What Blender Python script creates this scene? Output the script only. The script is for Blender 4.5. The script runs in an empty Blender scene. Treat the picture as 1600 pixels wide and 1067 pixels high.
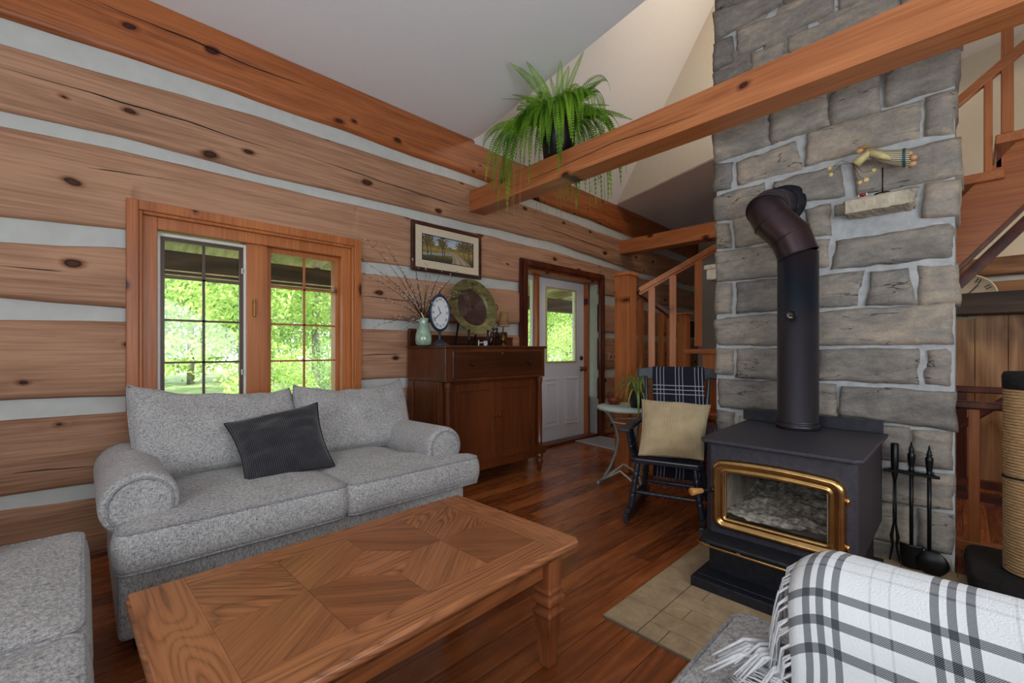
import bpy, bmesh, math, random
from mathutils import Vector, Matrix, noise as mnoise
R = random.Random(7)
# ------------------------------------------------------------------ camera, world, sun, lights, exposure
F = 687.0; U0 = 800.0; V0 = 547.0; H = 1.15
YAW = math.atan2(705, F); CC = math.cos(YAW); SS = math.sin(YAW)   # forward = (CC, SS)
scn = bpy.context.scene
col = scn.collection
cam_d = bpy.data.cameras.new('camera'); cam = bpy.data.objects.new('camera', cam_d); col.objects.link(cam)
cam_d.sensor_fit = 'HORIZONTAL'; cam_d.sensor_width = 36.0; cam_d.lens = 36.0 * F / 1600.0
cam_d.shift_y = (V0 - 533.5) / 1600.0
cam_d.clip_start = 0.02; cam_d.clip_end = 300
cam.location = (0, 0, H); cam.rotation_euler = (math.pi / 2, 0, YAW - math.pi / 2)
scn.camera = cam
scn.view_settings.view_transform = 'Standard'; scn.view_settings.look = 'None'
scn.view_settings.gamma = 1.0; scn.view_settings.use_curve_mapping = False
scn.view_settings.exposure = 0.42
world = bpy.data.worlds.new('world'); scn.world = world; world.use_nodes = True
wb = world.node_tree.nodes['Background']; wb.inputs[0].default_value = (0.86, 0.94, 1.0, 1); wb.inputs[1].default_value = 2.2

def light(name, kind, loc, target, power, size=None, size_y=None, color=(1, 1, 1), angle=None, spread=None):
    d = bpy.data.lights.new(name, kind); o = bpy.data.objects.new(name, d); col.objects.link(o)
    o.location = loc; d.energy = power; d.color = color
    dirv = Vector(target) - Vector(loc)
    o.rotation_euler = dirv.to_track_quat('-Z', 'Y').to_euler()
    if kind == 'AREA':
        d.shape = 'RECTANGLE'; d.size = size; d.size_y = size_y or size
    if angle is not None: d.angle = angle
    return o
light('sun', 'SUN', (2, -12, 30), (10, 12, 0), 7.0, angle=0.02, color=(1, 0.96, 0.86))
# added fill lights standing before the windowless rear and left walls
light('fill_light_front', 'AREA', (0.8, -1.52, 1.75), (1.4, 2.0, 2.9), 66, 2.6, 1.5, color=(0.88, 0.95, 1.0))
light('fill_light_left', 'AREA', (-1.82, 0.4, 1.8), (1.8, 1.0, 2.9), 50, 2.2, 1.5, color=(0.88, 0.95, 1.0))
# the loft's lamps up in the tall part of the roof, and an added fill that brightens the stairwell boards
light('loft_lamp', 'POINT', (4.3, 0.9, 4.6), (4, 0, 0), 34, color=(1.0, 0.84, 0.66)).data.shadow_soft_size = 0.15
light('stairwell_fill', 'POINT', (4.7, -0.9, 2.1), (4, 0, 0), 11, color=(1.0, 0.82, 0.62)).data.shadow_soft_size = 0.12

# ------------------------------------------------------------------ picture -> place (used to take sizes off the photograph, each on its own real plane)
def ray(u, v):
    t = (u - U0) / F
    return Vector((CC + SS * t, SS - CC * t, (V0 - v) / F))
def onY(u, v, Y): r = ray(u, v); k = Y / r.y; return Vector((r.x * k, Y, H + r.z * k))
def onX(u, v, X): r = ray(u, v); k = X / r.x; return Vector((X, r.y * k, H + r.z * k))
def onZ(u, v, Z): r = ray(u, v); k = (Z - H) / r.z; return Vector((r.x * k, r.y * k, Z))
def at(u, v, d): r = ray(u, v); return Vector((r.x * d, r.y * d, H + r.z * d))
def lerp(a, b, t): return a + (b - a) * t
def interp(pts, x):
    if x <= pts[0][0]: return pts[0][1]
    for (a, b), (c, d) in zip(pts, pts[1:]):
        if x <= c: return b + (d - b) * (x - a) / (c - a)
    return pts[-1][1]
def fbm(x, y, z, o=3):
    s = 0; a = 1.0
    for i in range(o):
        s += a * mnoise.noise(Vector((x, y, z)) * (2 ** i)); a *= 0.5
    return s

# ------------------------------------------------------------------ materials
def srgb(r, g, b):
    def f(c):
        c /= 255.0
        return c / 12.92 if c <= 0.04045 else ((c + 0.055) / 1.055) ** 2.4
    return (f(r), f(g), f(b), 1.0)
class NT:
    def __init__(s, name):
        m = bpy.data.materials.new(name); m.use_nodes = True; s.m = m; s.t = m.node_tree; s.n = s.t.nodes
        s.b = s.n['Principled BSDF']
    def node(s, typ, **kw):
        n = s.n.new(typ)
        for k, v in kw.items():
            if k.startswith('i_'):
                key = k[2:]; key = int(key) if key.isdigit() else key.replace('_', ' ')
                if hasattr(v, 'is_linked') or isinstance(v, bpy.types.NodeSocket): s.t.links.new(v, n.inputs[key])
                else: n.inputs[key].default_value = v
            else: setattr(n, k, v)
        return n
    def link(s, a, b): s.t.links.new(a, b)
    def coord(s, scale=(1, 1, 1), kind='Object', rot=(0, 0, 0), loc=(0, 0, 0)):
        tc = s.node('ShaderNodeTexCoord'); mp = s.node('ShaderNodeMapping')
        s.link(tc.outputs[kind], mp.inputs[0]); mp.inputs['Scale'].default_value = scale
        mp.inputs['Rotation'].default_value = rot; mp.inputs['Location'].default_value = loc
        return mp.outputs[0]
    def noise(s, vec, scale=5, detail=3, rough=0.5, dist=0.0):
        n = s.node('ShaderNodeTexNoise', i_Vector=vec, i_Scale=scale, i_Detail=detail, i_Roughness=rough, i_Distortion=dist)
        return n.outputs['Fac']
    def math(s, op, a, b=None, c=None, clamp=False):
        n = s.node('ShaderNodeMath', operation=op); n.use_clamp = clamp
        for i, v in enumerate((a, b, c)):
            if v is None: continue
            if isinstance(v, (int, float)): n.inputs[i].default_value = v
            else: s.link(v, n.inputs[i])
        return n.outputs[0]
    def ramp(s, fac, stops, interp='LINEAR'):
        n = s.node('ShaderNodeValToRGB'); e = n.color_ramp.elements; n.color_ramp.interpolation = interp
        while len(e) < len(stops): e.new(0.5)
        for x, (p, c) in zip(e, stops): x.position = p; x.color = c if len(c) == 4 else (*c, 1)
        s.link(fac, n.inputs[0]); return n.outputs[0]
    def mix(s, fac, a, b, blend='MIX'):
        n = s.node('ShaderNodeMix', data_type='RGBA', blend_type=blend)
        for sock, v in ((n.inputs[0], fac), (n.inputs[6], a), (n.inputs[7], b)):
            if isinstance(v, bpy.types.NodeSocket): s.link(v, sock)
            else: sock.default_value = v
        return n.outputs[2]
    def sep(s, vec):
        n = s.node('ShaderNodeSeparateXYZ'); s.link(vec, n.inputs[0]); return n.outputs
    def comb(s, x, y, z):
        n = s.node('ShaderNodeCombineXYZ')
        for i, v in enumerate((x, y, z)):
            if isinstance(v, (int, float)): n.inputs[i].default_value = v
            else: s.link(v, n.inputs[i])
        return n.outputs[0]
    def bump(s, h, strength=0.3, dist=0.01):
        n = s.node('ShaderNodeBump', i_Height=h); n.inputs['Strength'].default_value = strength; n.inputs['Distance'].default_value = dist
        s.link(n.outputs[0], s.b.inputs['Normal'])
    def fin(s, color=None, rough=0.5, metal=0.0, spec=None, coat=None):
        if color is not None:
            if isinstance(color, bpy.types.NodeSocket): s.link(color, s.b.inputs['Base Color'])
            else: s.b.inputs['Base Color'].default_value = color
        if isinstance(rough, bpy.types.NodeSocket): s.link(rough, s.b.inputs['Roughness'])
        else: s.b.inputs['Roughness'].default_value = rough
        s.b.inputs['Metallic'].default_value = metal
        if spec is not None: s.b.inputs['Specular IOR Level'].default_value = spec
        if coat is not None: s.b.inputs['Coat Weight'].default_value = coat; s.b.inputs['Coat Roughness'].default_value = 0.12
        return s.m

def wood(name, light_c, dark_c, axis='x', rings=9.0, knots=0.0, rough=0.45, coat=0.0, kind='Object', bump=0.25, stretch=0.12, scl=1.0, fine=0.5, gr=0.9, spec=0.4, sharp=0.0):
    m = NT(name)
    st = {'x': (stretch, 1, 1), 'y': (1, stretch, 1), 'z': (1, 1, stretch)}[axis]
    sc = tuple(q * scl for q in st)
    c = m.coord(sc, kind)
    n1 = m.noise(c, 3.2, 2, 0.45)
    field = m.math('MULTIPLY', n1, rings)
    kd = None
    if knots > 0:
        ks = {'x': (0.55, 1, 1), 'y': (1, 0.55, 1), 'z': (1, 1, 0.55)}[axis]
        kc = m.coord(tuple(q * scl for q in ks), kind); kx, ky, kz = m.sep(kc)
        v2 = {'x': m.comb(kx, kz, 0), 'y': m.comb(ky, kz, 0), 'z': m.comb(kx, kz, 0)}[axis]
        wob = m.noise(kc, 9, 2); v2 = m.node('ShaderNodeVectorMath', operation='ADD'); m.link({'x': m.comb(kx, kz, 0), 'y': m.comb(ky, kz, 0), 'z': m.comb(kx, kz, 0)}[axis], v2.inputs[0]); m.link(m.comb(m.math('MULTIPLY', wob, 0.05), m.math('MULTIPLY', wob, 0.03), 0), v2.inputs[1])
        vo = m.node('ShaderNodeTexVoronoi', voronoi_dimensions='2D', i_Vector=v2.outputs[0], i_Scale=knots * 1.7, i_Randomness=1.0)
        rnd = m.sep(vo.outputs['Color'])[0]
        kd = m.math('ADD', vo.outputs['Distance'], m.math('MULTIPLY', m.math('SUBTRACT', rnd, 0.5), 0.05))
        pull = m.math('DIVIDE', 0.04, m.math('ADD', kd, 0.05))
        field = m.math('ADD', field, m.math('MULTIPLY', pull, 2.2))
    fr = m.math('FRACT', field)
    tri = m.math('ABSOLUTE', m.math('SUBTRACT', fr, 0.5))
    if sharp: tri = m.math('MULTIPLY', m.math('POWER', m.math('MULTIPLY', tri, 2.0), sharp), 0.5)
    c2 = m.coord(tuple(q * scl for q in {'x': (0.03, 1, 1), 'y': (1, 0.03, 1), 'z': (1, 1, 0.03)}[axis]), kind)
    n2 = m.noise(c2, 75, 3, 0.6)
    n3 = m.noise(m.coord(sc, kind), 1.3, 2, 0.5)
    f = m.math('ADD', m.math('MULTIPLY', tri, gr), m.math('MULTIPLY', n2, fine * 1.5)); f = m.math('ADD', f, m.math('MULTIPLY', n3, 0.8))
    f = m.math('ADD', f, 0.5 - 0.25 * gr - 0.75 * fine - 0.4)
    colr = m.ramp(f, [(0.22, dark_c), (0.74, light_c)])
    if kd is not None:
        k2 = m.ramp(kd, [(0.0, (0.16, 0.11, 0.09, 1)), (0.026, (0.10, 0.06, 0.045, 1)), (0.036, (0.03, 0.02, 0.015, 1)), (0.046, (0.5, 0.36, 0.28, 1)), (0.09, (1, 1, 1, 1))])
        colr = m.mix(1.0, colr, k2, 'MULTIPLY')
    m.bump(m.math('ADD', m.math('MULTIPLY', n2, 0.7), m.math('MULTIPLY', tri, 0.3)), bump, 0.004)
    return m.fin(colr, rough, coat=coat, spec=spec)

def plain(name, c, rough=0.5, metal=0.0, spec=None, var=0.08, bump=0.0, scale=30, coat=None):
    m = NT(name); n = m.noise(m.coord(), scale, 3)
    d = tuple(x * (1 - var * 2) for x in c[:3]) + (1,)
    if bump: m.bump(n, bump, 0.003)
    return m.fin(m.ramp(n, [(0.3, d), (0.7, c)]), rough, metal, spec, coat)

M = {}
M['log'] = wood('hewn_log_wood', srgb(188, 144, 116), srgb(120, 82, 60), 'x', 6, 1.9, 0.62, bump=0.6, stretch=0.06, spec=0.25, gr=0.3, fine=0.55)
M['log_top'] = wood('orange_stained_log', srgb(178, 104, 58), srgb(112, 54, 26), 'x', 5, 1.8, 0.42, bump=0.4, stretch=0.05, gr=0.35, fine=0.7)
M['beam'] = wood('beam_pine', srgb(204, 130, 80), srgb(152, 84, 44), 'y', 5, 1.5, 0.38, bump=0.15, stretch=0.04, fine=0.5, gr=0.35)
M['pine_x'] = wood('pine_trim_x', srgb(198, 122, 70), srgb(148, 80, 40), 'x', 5, 2.2, 0.38, bump=0.1, stretch=0.05, fine=0.5, gr=0.35)
M['pine_y'] = wood('pine_trim_y', srgb(198, 122, 70), srgb(148, 80, 40), 'y', 5, 0, 0.38, bump=0.1, stretch=0.05, fine=0.5, gr=0.35)
M['pine_z'] = wood('pine_trim_z', srgb(198, 122, 70), srgb(148, 80, 40), 'z', 5, 1.6, 0.38, bump=0.1, stretch=0.05, fine=0.5, gr=0.35)
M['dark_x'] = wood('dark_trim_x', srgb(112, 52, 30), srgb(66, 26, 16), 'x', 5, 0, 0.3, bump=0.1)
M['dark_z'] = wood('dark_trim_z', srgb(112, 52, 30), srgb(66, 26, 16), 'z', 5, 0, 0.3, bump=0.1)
M['board_z'] = wood('pine_boards', srgb(206, 160, 116), srgb(150, 106, 72), 'z', 6, 2.0, 0.5, bump=0.2)
M['black_beam'] = wood('weathered_beam', srgb(82, 68, 60), srgb(40, 32, 30), 'y', 5, 0, 0.6, bump=0.3)
M['cherry_z'] = wood('cherry_z', srgb(110, 58, 30), srgb(62, 30, 15), 'z', 4, 0, 0.28, bump=0.06, stretch=0.06, fine=0.5, coat=0.2, gr=0.35)
M['cherry_x'] = wood('cherry_x', srgb(98, 50, 26), srgb(56, 27, 13), 'x', 4, 0, 0.28, bump=0.06, stretch=0.06, fine=0.5, coat=0.2, gr=0.35)
M['oak'] = wood('oak_top', srgb(176, 114, 74), srgb(98, 56, 36), 'x', 30, 0, 0.30, kind='UV', bump=0.3, stretch=0.16, scl=1.6, fine=0.5, coat=0.2, gr=0.8, sharp=0.45)
M['oak_fine'] = wood('oak_fine', srgb(178, 116, 74), srgb(116, 70, 44), 'x', 5, 0, 0.30, kind='UV', bump=0.2, stretch=0.1, scl=1.5, fine=0.6, coat=0.2, gr=0.3)
M['oak_fine_dark'] = wood('oak_fine_dark', srgb(164, 103, 65), srgb(106, 63, 39), 'x', 5, 0, 0.30, kind='UV', bump=0.2, stretch=0.1, scl=1.5, fine=0.6, coat=0.2, gr=0.3)
M['oak_leg'] = wood('oak_leg', srgb(164, 96, 58), srgb(100, 52, 30), 'z', 9, 0, 0.38, bump=0.25, stretch=0.15)
M['oak_x'] = wood('oak_apron', srgb(160, 96, 56), srgb(94, 52, 30), 'x', 20, 0, 0.38, bump=0.25, stretch=0.12, sharp=0.45, gr=.7)
M['chair_black'] = plain('black_painted_wood', srgb(46, 52, 64), 0.32, var=0.2, coat=0.2)
M['chink'] = plain('chinking', srgb(196, 198, 196), 0.8, var=0.05, bump=0.3, scale=12)
M['mortar'] = plain('mortar', srgb(188, 190, 193), 0.9, var=0.12, bump=0.8, scale=25)
M['ceiling'] = plain('ceiling_paint', srgb(238, 238, 242), 0.9, var=0.01)
M['warm_wall'] = plain('cream_paint', srgb(214, 206, 192), 0.9, var=0.02)
M['white_door'] = plain('white_steel_door', srgb(226, 228, 238), 0.45, var=0.01)
M['white_vinyl'] = plain('white_vinyl', srgb(226, 226, 222), 0.45, var=0.02)
M['brown_screen'] = plain('brown_screen_frame', srgb(82, 54, 40), 0.4)
M['stove'] = plain('stove_steel', srgb(66, 64, 74), 0.5, metal=0.2, var=0.18, bump=0.1, scale=60)
M['stove_dark'] = plain('stove_dark_steel', srgb(44, 46, 56), 0.4, metal=0.3, var=0.25, bump=0.1, scale=40)
M['pipe'] = None
M['iron'] = plain('wrought_iron', srgb(30, 31, 34), 0.35, metal=0.5, var=0.2)
M['mint_iron'] = plain('mint_painted_iron', srgb(186, 202, 198), 0.45, var=0.1)
M['brass'] = plain('brass', srgb(214, 172, 112), 0.26, metal=1.0, var=0.18, scale=14)
M['old_brass'] = plain('aged_brass', srgb(150, 112, 60), 0.35, metal=1.0, var=0.2)
M['knob_dark'] = plain('dark_bronze', srgb(60, 40, 30), 0.3, metal=0.7)
M['ash'] = plain('ash', srgb(224, 216, 206), 0.95, var=0.4, bump=1.0, scale=45)
M['firebrick'] = plain('firebrick', srgb(206, 196, 180), 0.9, var=0.25, bump=0.4, scale=9)
M['soot'] = plain('soot_black', srgb(26, 24, 24), 0.9)
M['oak_handle'] = wood('handle_wood', srgb(214, 156, 92), srgb(166, 106, 54), 'x', 5, 0, 0.45)
M['black_fur'] = plain('black_fur', srgb(38, 32, 32), 0.95, var=0.35, bump=1.0, scale=50)
M['celadon'] = None
M['pewter'] = plain('pewter_blue', srgb(72, 80, 100), 0.4, metal=0.6, var=0.2)
M['face'] = plain('clock_face', srgb(222, 224, 230), 0.5, var=0.03)
M['ink'] = plain('black_ink', srgb(24, 24, 28), 0.5)
M['bronze_fig'] = plain('bronze_figure', srgb(74, 54, 48), 0.28, metal=0.7, var=0.4, scale=25)
M['black_pot'] = plain('black_pot', srgb(20, 21, 28), 0.3, var=0.1)
M['soil'] = plain('soil', srgb(110, 62, 34), 0.95, var=0.4, bump=1, scale=60)
M['twig'] = plain('twig_bark', srgb(48, 30, 24), 0.8)
M['dry_stem'] = plain('dry_stem', srgb(176, 140, 96), 0.8)
M['bud'] = plain('willow_bud', srgb(226, 220, 214), 0.8)
M['red_pot'] = plain('red_glazed', srgb(126, 48, 30), 0.35, var=0.2)
M['shade'] = plain('parchment_shade', srgb(150, 112, 74), 0.8, var=0.25, scale=18)
M['black_lac'] = plain('black_lacquer', srgb(16, 16, 22), 0.3)
M['gold_wood'] = plain('pale_gold_wood', srgb(214, 182, 132), 0.5)
M['linen'] = plain('linen_mat', srgb(216, 200, 176), 0.9, var=0.04)
M['frame_brown'] = wood('frame_brown', srgb(84, 48, 38), srgb(48, 26, 22), 'x', 5, 0, 0.35)
M['rock_tan'] = plain('tan_sandstone', srgb(196, 184, 164), 0.85, var=0.15, bump=0.6, scale=18)
M['angel_cream'] = plain('angel_cream', srgb(214, 196, 140), 0.5, var=0.15)
M['angel_teal'] = plain('angel_teal', srgb(40, 84, 96), 0.5)
M['angel_stripe'] = None
M['star'] = plain('star_yellow', srgb(226, 196, 110), 0.5, var=0.1)
M['skin_paint'] = plain('painted_skin', srgb(208, 158, 112), 0.5)
M['hair_paint'] = plain('painted_hair', srgb(158, 120, 62), 0.5)
M['lady_red'] = plain('ladybug_red', srgb(150, 40, 44), 0.35)
M['lady_white'] = plain('ladybug_white', srgb(230, 226, 220), 0.4)
M['trunk'] = plain('tree_bark', srgb(150, 144, 132), 0.9, var=0.3, scale=6)
M['grass'] = plain('lawn', srgb(158, 178, 128), 0.95, var=0.25, scale=3)
M['porch_wood'] = wood('porch_wood', srgb(226, 206, 180), srgb(170, 148, 122), 'y', 6, 0, 0.8)
M['porch_beam'] = wood('porch_beam', srgb(98, 70, 52), srgb(60, 42, 32), 'x', 6, 0, 0.8)
M['outlet'] = plain('switch_plate', srgb(196, 150, 120), 0.4)
M['switch'] = plain('switch_toggle', srgb(110, 60, 48), 0.4)
M['white_bits'] = plain('white_paint', srgb(214, 214, 214), 0.5)

def leafmat(name, a, b, trans=0.35, scale=3.0):
    m = NT(name); n = m.noise(m.coord(), scale, 3)
    c = m.ramp(n, [(0.32, a), (0.68, b)])
    m.fin(c, 0.5, spec=0.3)
    tr = m.node('ShaderNodeBsdfTranslucent'); m.link(c, tr.inputs[0])
    mx = m.node('ShaderNodeMixShader'); mx.inputs[0].default_value = trans
    m.link(m.b.outputs[0], mx.inputs[1]); m.link(tr.outputs[0], mx.inputs[2])
    m.link(mx.outputs[0], m.n['Material Output'].inputs[0]); return m.m
M['fern'] = leafmat('fern_leaf', srgb(72, 126, 30), srgb(156, 204, 62), 0.35, 6)
M['spider'] = leafmat('spider_leaf', srgb(96, 130, 62), srgb(176, 190, 112), 0.3, 12)
M['leaf1'] = leafmat('tree_leaf_bright', srgb(150, 186, 96), srgb(222, 236, 160), 0.5, 1.2)
M['leaf2'] = leafmat('tree_leaf_mid', srgb(104, 146, 84), srgb(190, 212, 160), 0.5, 1.2)
M['leaf3'] = leafmat('shrub_leaf_pale', srgb(130, 156, 104), srgb(222, 226, 196), 0.5, 1.5)

def glass(name, tint=(1, 1, 1, 1), rough=0.0):
    m = NT(name); t = m.n; 
    tr = m.node('ShaderNodeBsdfTransparent'); tr.inputs[0].default_value = tint
    gl = m.node('ShaderNodeBsdfGlossy'); gl.inputs['Roughness'].default_value = 0.02
    lw = m.node('ShaderNodeLayerWeight'); lw.inputs[0].default_value = 0.5; fac = m.math('ADD', m.math('MULTIPLY', m.math('POWER', lw.outputs['Facing'], 4.0), 0.5), 0.03)
    mx = m.node('ShaderNodeMixShader'); m.link(fac, mx.inputs[0]); m.link(tr.outputs[0], mx.inputs[1]); m.link(gl.outputs[0], mx.inputs[2])
    m.link(mx.outputs[0], m.n['Material Output'].inputs[0]); return m.m
M['glass'] = glass('window_glass', (0.97, 0.99, 0.97, 1))
M['stove_glass'] = glass('stove_glass', (0.93, 0.92, 0.9, 1))
M['table_glass'] = glass('glass', (0.8, 0.9, 0.88, 1))

def fabric(name, a, b, scale=260, kind='Object', rough=0.95, bump=0.7, ax=(1, 1, 1), mid=0.5):
    m = NT(name); c = m.coord(ax, kind)
    n = m.noise(c, scale, 2, 0.7); n2 = m.noise(c, scale * 0.25, 2, 0.6); big = m.noise(c, 4, 2)
    f = m.math('ADD', m.math('MULTIPLY', n, 0.75), m.math('MULTIPLY', n2, 0.35))
    cl = m.ramp(f, [(mid - 0.12, a), (mid + 0.14, b)])
    m.bump(f, bump, 0.004)
    m.fin(cl, rough, spec=0.15); m.b.inputs['Sheen Weight'].default_value = 0.25
    return m.m
def tweed(name, a, b, sc=300):
    m = NT(name)
    na = m.noise(m.coord((1, 1, 0.22)), sc, 1, 0.5); nb = m.noise(m.coord((0.3, 0.3, 1.2)), sc, 1, 0.5); nc = m.noise(m.coord(), 9, 2)
    f = m.math('ADD', m.math('MULTIPLY', na, 0.5), m.math('MULTIPLY', nb, 0.5)); g = m.math('ADD', f, m.math('MULTIPLY', m.math('SUBTRACT', nc, 0.5), 0.12))
    m.bump(f, 0.8, 0.004); m.fin(m.ramp(g, [(0.28, a), (0.68, b)]), 0.95, spec=0.15); m.b.inputs['Sheen Weight'].default_value = 0.2
    return m.m
M['tweed'] = tweed('grey_tweed', srgb(92, 92, 98), srgb(206, 203, 202)); M['tweed_cool'] = tweed('grey_tweed_welt', srgb(84, 86, 94), srgb(178, 176, 178))
M['rugmat'] = fabric('grey_mat', srgb(96, 96, 108), srgb(160, 160, 168), 90)

def corduroy(name, a, b, freq, axis_rot=0.0):
    m = NT(name); c = m.coord((1, 1, 1), 'UV', rot=(0, 0, axis_rot))
    w = m.node('ShaderNodeTexWave', wave_type='BANDS', bands_direction='X', i_Vector=c, i_Scale=freq, i_Distortion=0.6)
    w.inputs['Detail'].default_value = 1.0
    n = m.noise(c, 6, 3)
    f = m.math('ADD', m.math('MULTIPLY', w.outputs['Fac'], 0.6), m.math('MULTIPLY', n, 0.4))
    m.bump(w.outputs['Fac'], 0.5, 0.004)
    m.fin(m.ramp(f, [(0.2, a), (0.8, b)]), 0.95, spec=0.1); m.b.inputs['Sheen Weight'].default_value = 0.3
    return m.m
M['cord_dark'] = corduroy('charcoal_corduroy', srgb(30, 29, 34), srgb(70, 68, 74), 14)
M['cord_tan'] = corduroy('tan_corduroy', srgb(150, 128, 94), srgb(206, 186, 150), 13)

def stripes(m, coord, lines):
    """sum of bands: list of (centre, halfwidth, strength)"""
    acc = None
    for c, w, s in lines:
        d = m.math('ABSOLUTE', m.math('SUBTRACT', coord, c))
        b = m.math('MULTIPLY', m.math('LESS_THAN', d, w), s)
        acc = b if acc is None else m.math('MAXIMUM', acc, b)
    return acc
def plaid(name, base, line, lu, lv, weave=240, soft=0.5):
    m = NT(name); c = m.coord((1, 1, 1), 'UV'); x, y, z = m.sep(c)
    a = stripes(m, x, lu); b = stripes(m, y, lv)
    n = m.node('ShaderNodeTexWave', wave_type='BANDS', bands_direction='DIAGONAL', i_Vector=c, i_Scale=weave, i_Distortion=1.0).outputs['Fac']
    nn = m.noise(c, 300, 2)
    f = m.math('ADD', m.math('MULTIPLY', a, 0.72), m.math('MULTIPLY', b, 0.72), clamp=True)
    f = m.math('MULTIPLY', f, m.math('ADD', m.math('MULTIPLY', n, soft), 1.0 - soft * 0.5), clamp=True)
    cc = m.mix(f, base, line)
    m.bump(nn, 0.5, 0.003)
    return m.fin(cc, 0.95, spec=0.1)
def rep(offs, period, n, w, s, start=0): return [(start + k * period + o, w, s) for k in range(n) for o in offs]
M['throw'] = plaid('white_charcoal_plaid', srgb(222, 224, 228), srgb(40, 42, 54),
    [(c, .0075, 1.0) for c in (.14, .185, .225, .387, .426, .467, .628, .672, .715, .86, .90, .94)] + [(c, .0028, .2) for c in (.29, .32, .536, .566, .78, .81)],
    [(c + k * .172, .0055, 1.0) for k in range(5) for c in (.028, .048, .070)] + [(c + k * .172, .0018, .2) for k in range(5) for c in (.119, .145)])
M['blanket'] = plaid('navy_plaid', srgb(34, 35, 48), srgb(188, 188, 198),
    rep((0.03, 0.055, 0.08), 0.135, 4, 0.0022, 1.0), rep((0.09, 0.12, 0.15), 0.26, 3, 0.0026, 1.0), soft=0.2)
M['yarn_white'] = plain('white_yarn', srgb(214, 214, 218), 0.95, var=0.1, bump=0.5, scale=90)
M['yarn_grey'] = plain('grey_yarn', srgb(84, 88, 104), 0.95, var=0.2, bump=0.5, scale=90)

# floor planks
def floor_mat():
    m = NT('plank_floor'); c = m.coord(); x, y, z = m.sep(c)
    w = 0.118
    ry = m.math('DIVIDE', y, w); row = m.math('FLOOR', ry); fy = m.math('FRACT', ry)
    wn = m.node('ShaderNodeTexWhiteNoise', noise_dimensions='1D'); m.link(row, wn.inputs['W'])
    xo = m.math('ADD', m.math('DIVIDE', x, 2.3), m.math('MULTIPLY', wn.outputs['Value'], 7.3)); cx = m.math('FLOOR', xo); fx = m.math('FRACT', xo)
    wn2 = m.node('ShaderNodeTexWhiteNoise', noise_dimensions='2D'); m.link(m.comb(row, cx, 0), wn2.inputs['Vector'])
    rnd = wn2.outputs['Value']
    gv = m.comb(m.math('ADD', m.math('MULTIPLY', x, 0.11), m.math('MULTIPLY', rnd, 9)), m.math('ADD', y, m.math('MULTIPLY', rnd, 5)), 0)
    n1 = m.math('MULTIPLY', m.noise(gv, 4.5, 2, 0.5), 12)
    tri = m.math('ABSOLUTE', m.math('SUBTRACT', m.math('FRACT', n1), 0.5))
    gv2 = m.comb(m.math('MULTIPLY', x, 0.04), y, 0); n2 = m.noise(gv2, 90, 3, 0.6)
    f = m.math('ADD', m.math('MULTIPLY', tri, 0.55), m.math('MULTIPLY', n2, 0.35)); f = m.math('ADD', f, m.math('MULTIPLY', rnd, 0.38))
    colr = m.ramp(f, [(0.15, srgb(92, 44, 20)), (0.55, srgb(146, 78, 38)), (0.95, srgb(188, 112, 58))])
    vo = m.node('ShaderNodeTexVoronoi', i_Vector=m.comb(m.math('MULTIPLY', x, 0.8), y, 0), i_Scale=2.6)
    kn = m.ramp(vo.outputs['Distance'], [(0.0, (0.05, 0.03, 0.02, 1)), (0.04, (0.25, 0.15, 0.1, 1)), (0.08, (1, 1, 1, 1))])
    colr = m.mix(1.0, colr, kn, 'MULTIPLY')
    gap = m.math('MAXIMUM', m.math('LESS_THAN', fy, 0.022), m.math('LESS_THAN', fx, 0.0015))
    colr = m.mix(gap, colr, srgb(34, 14, 8))
    m.bump(m.math('SUBTRACT', m.math('MULTIPLY', n2, 0.3), gap), 0.25, 0.004)
    return m.fin(colr, m.math('ADD', m.math('MULTIPLY', n2, 0.14), 0.2), coat=0.15, spec=0.45)
M['floor'] = floor_mat()

def stone_mat(name, ca, cb, cc):
    m = NT(name); c = m.coord((1, 1, 2.2)); c1 = m.coord((1, 1, 1))
    n1 = m.noise(c, 3.5, 4, 0.6, 0.4); n2 = m.noise(c, 16, 4, 0.65); n3 = m.noise(c1, 1.8, 2); sp = m.noise(c1, 70, 3, 0.7)
    at_ = m.node('ShaderNodeAttribute', attribute_name='tint')
    f = m.math('ADD', m.math('MULTIPLY', n1, 0.6), m.math('MULTIPLY', n2, 0.4)); f = m.math('ADD', f, m.math('MULTIPLY', m.math('SUBTRACT', at_.outputs['Fac'], 0.5), 0.22))
    colr = m.ramp(f, [(0.28, ca), (0.5, cb), (0.74, cc)])
    colr = m.mix(0.2, colr, m.ramp(sp, [(0.3, srgb(70, 68, 70)), (0.7, srgb(200, 194, 188))]), 'OVERLAY')
    # dark bedding cracks that wander along the stone
    cr = m.coord((0.55, 0.55, 3.4)); cn = m.noise(cr, 2.1, 4, 0.5); crack = m.math('MULTIPLY', m.math('LESS_THAN', m.math('ABSOLUTE', m.math('SUBTRACT', cn, 0.5)), 0.003), m.math('GREATER_THAN', m.noise(c1, 2.3, 1), 0.5))
    colr = m.mix(m.math('MULTIPLY', crack, 0.75), colr, srgb(50, 46, 48))
    h = m.math('SUBTRACT', m.math('ADD', m.math('MULTIPLY', n2, 0.6), m.math('MULTIPLY', sp, 0.25)), m.math('MULTIPLY', crack, 0.5))
    m.bump(h, 0.7, 0.012)
    return m.fin(colr, 0.88, spec=0.25)
M['stone'] = stone_mat('chimney_stone', srgb(112, 108, 108), srgb(148, 142, 136), srgb(192, 176, 158))

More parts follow.
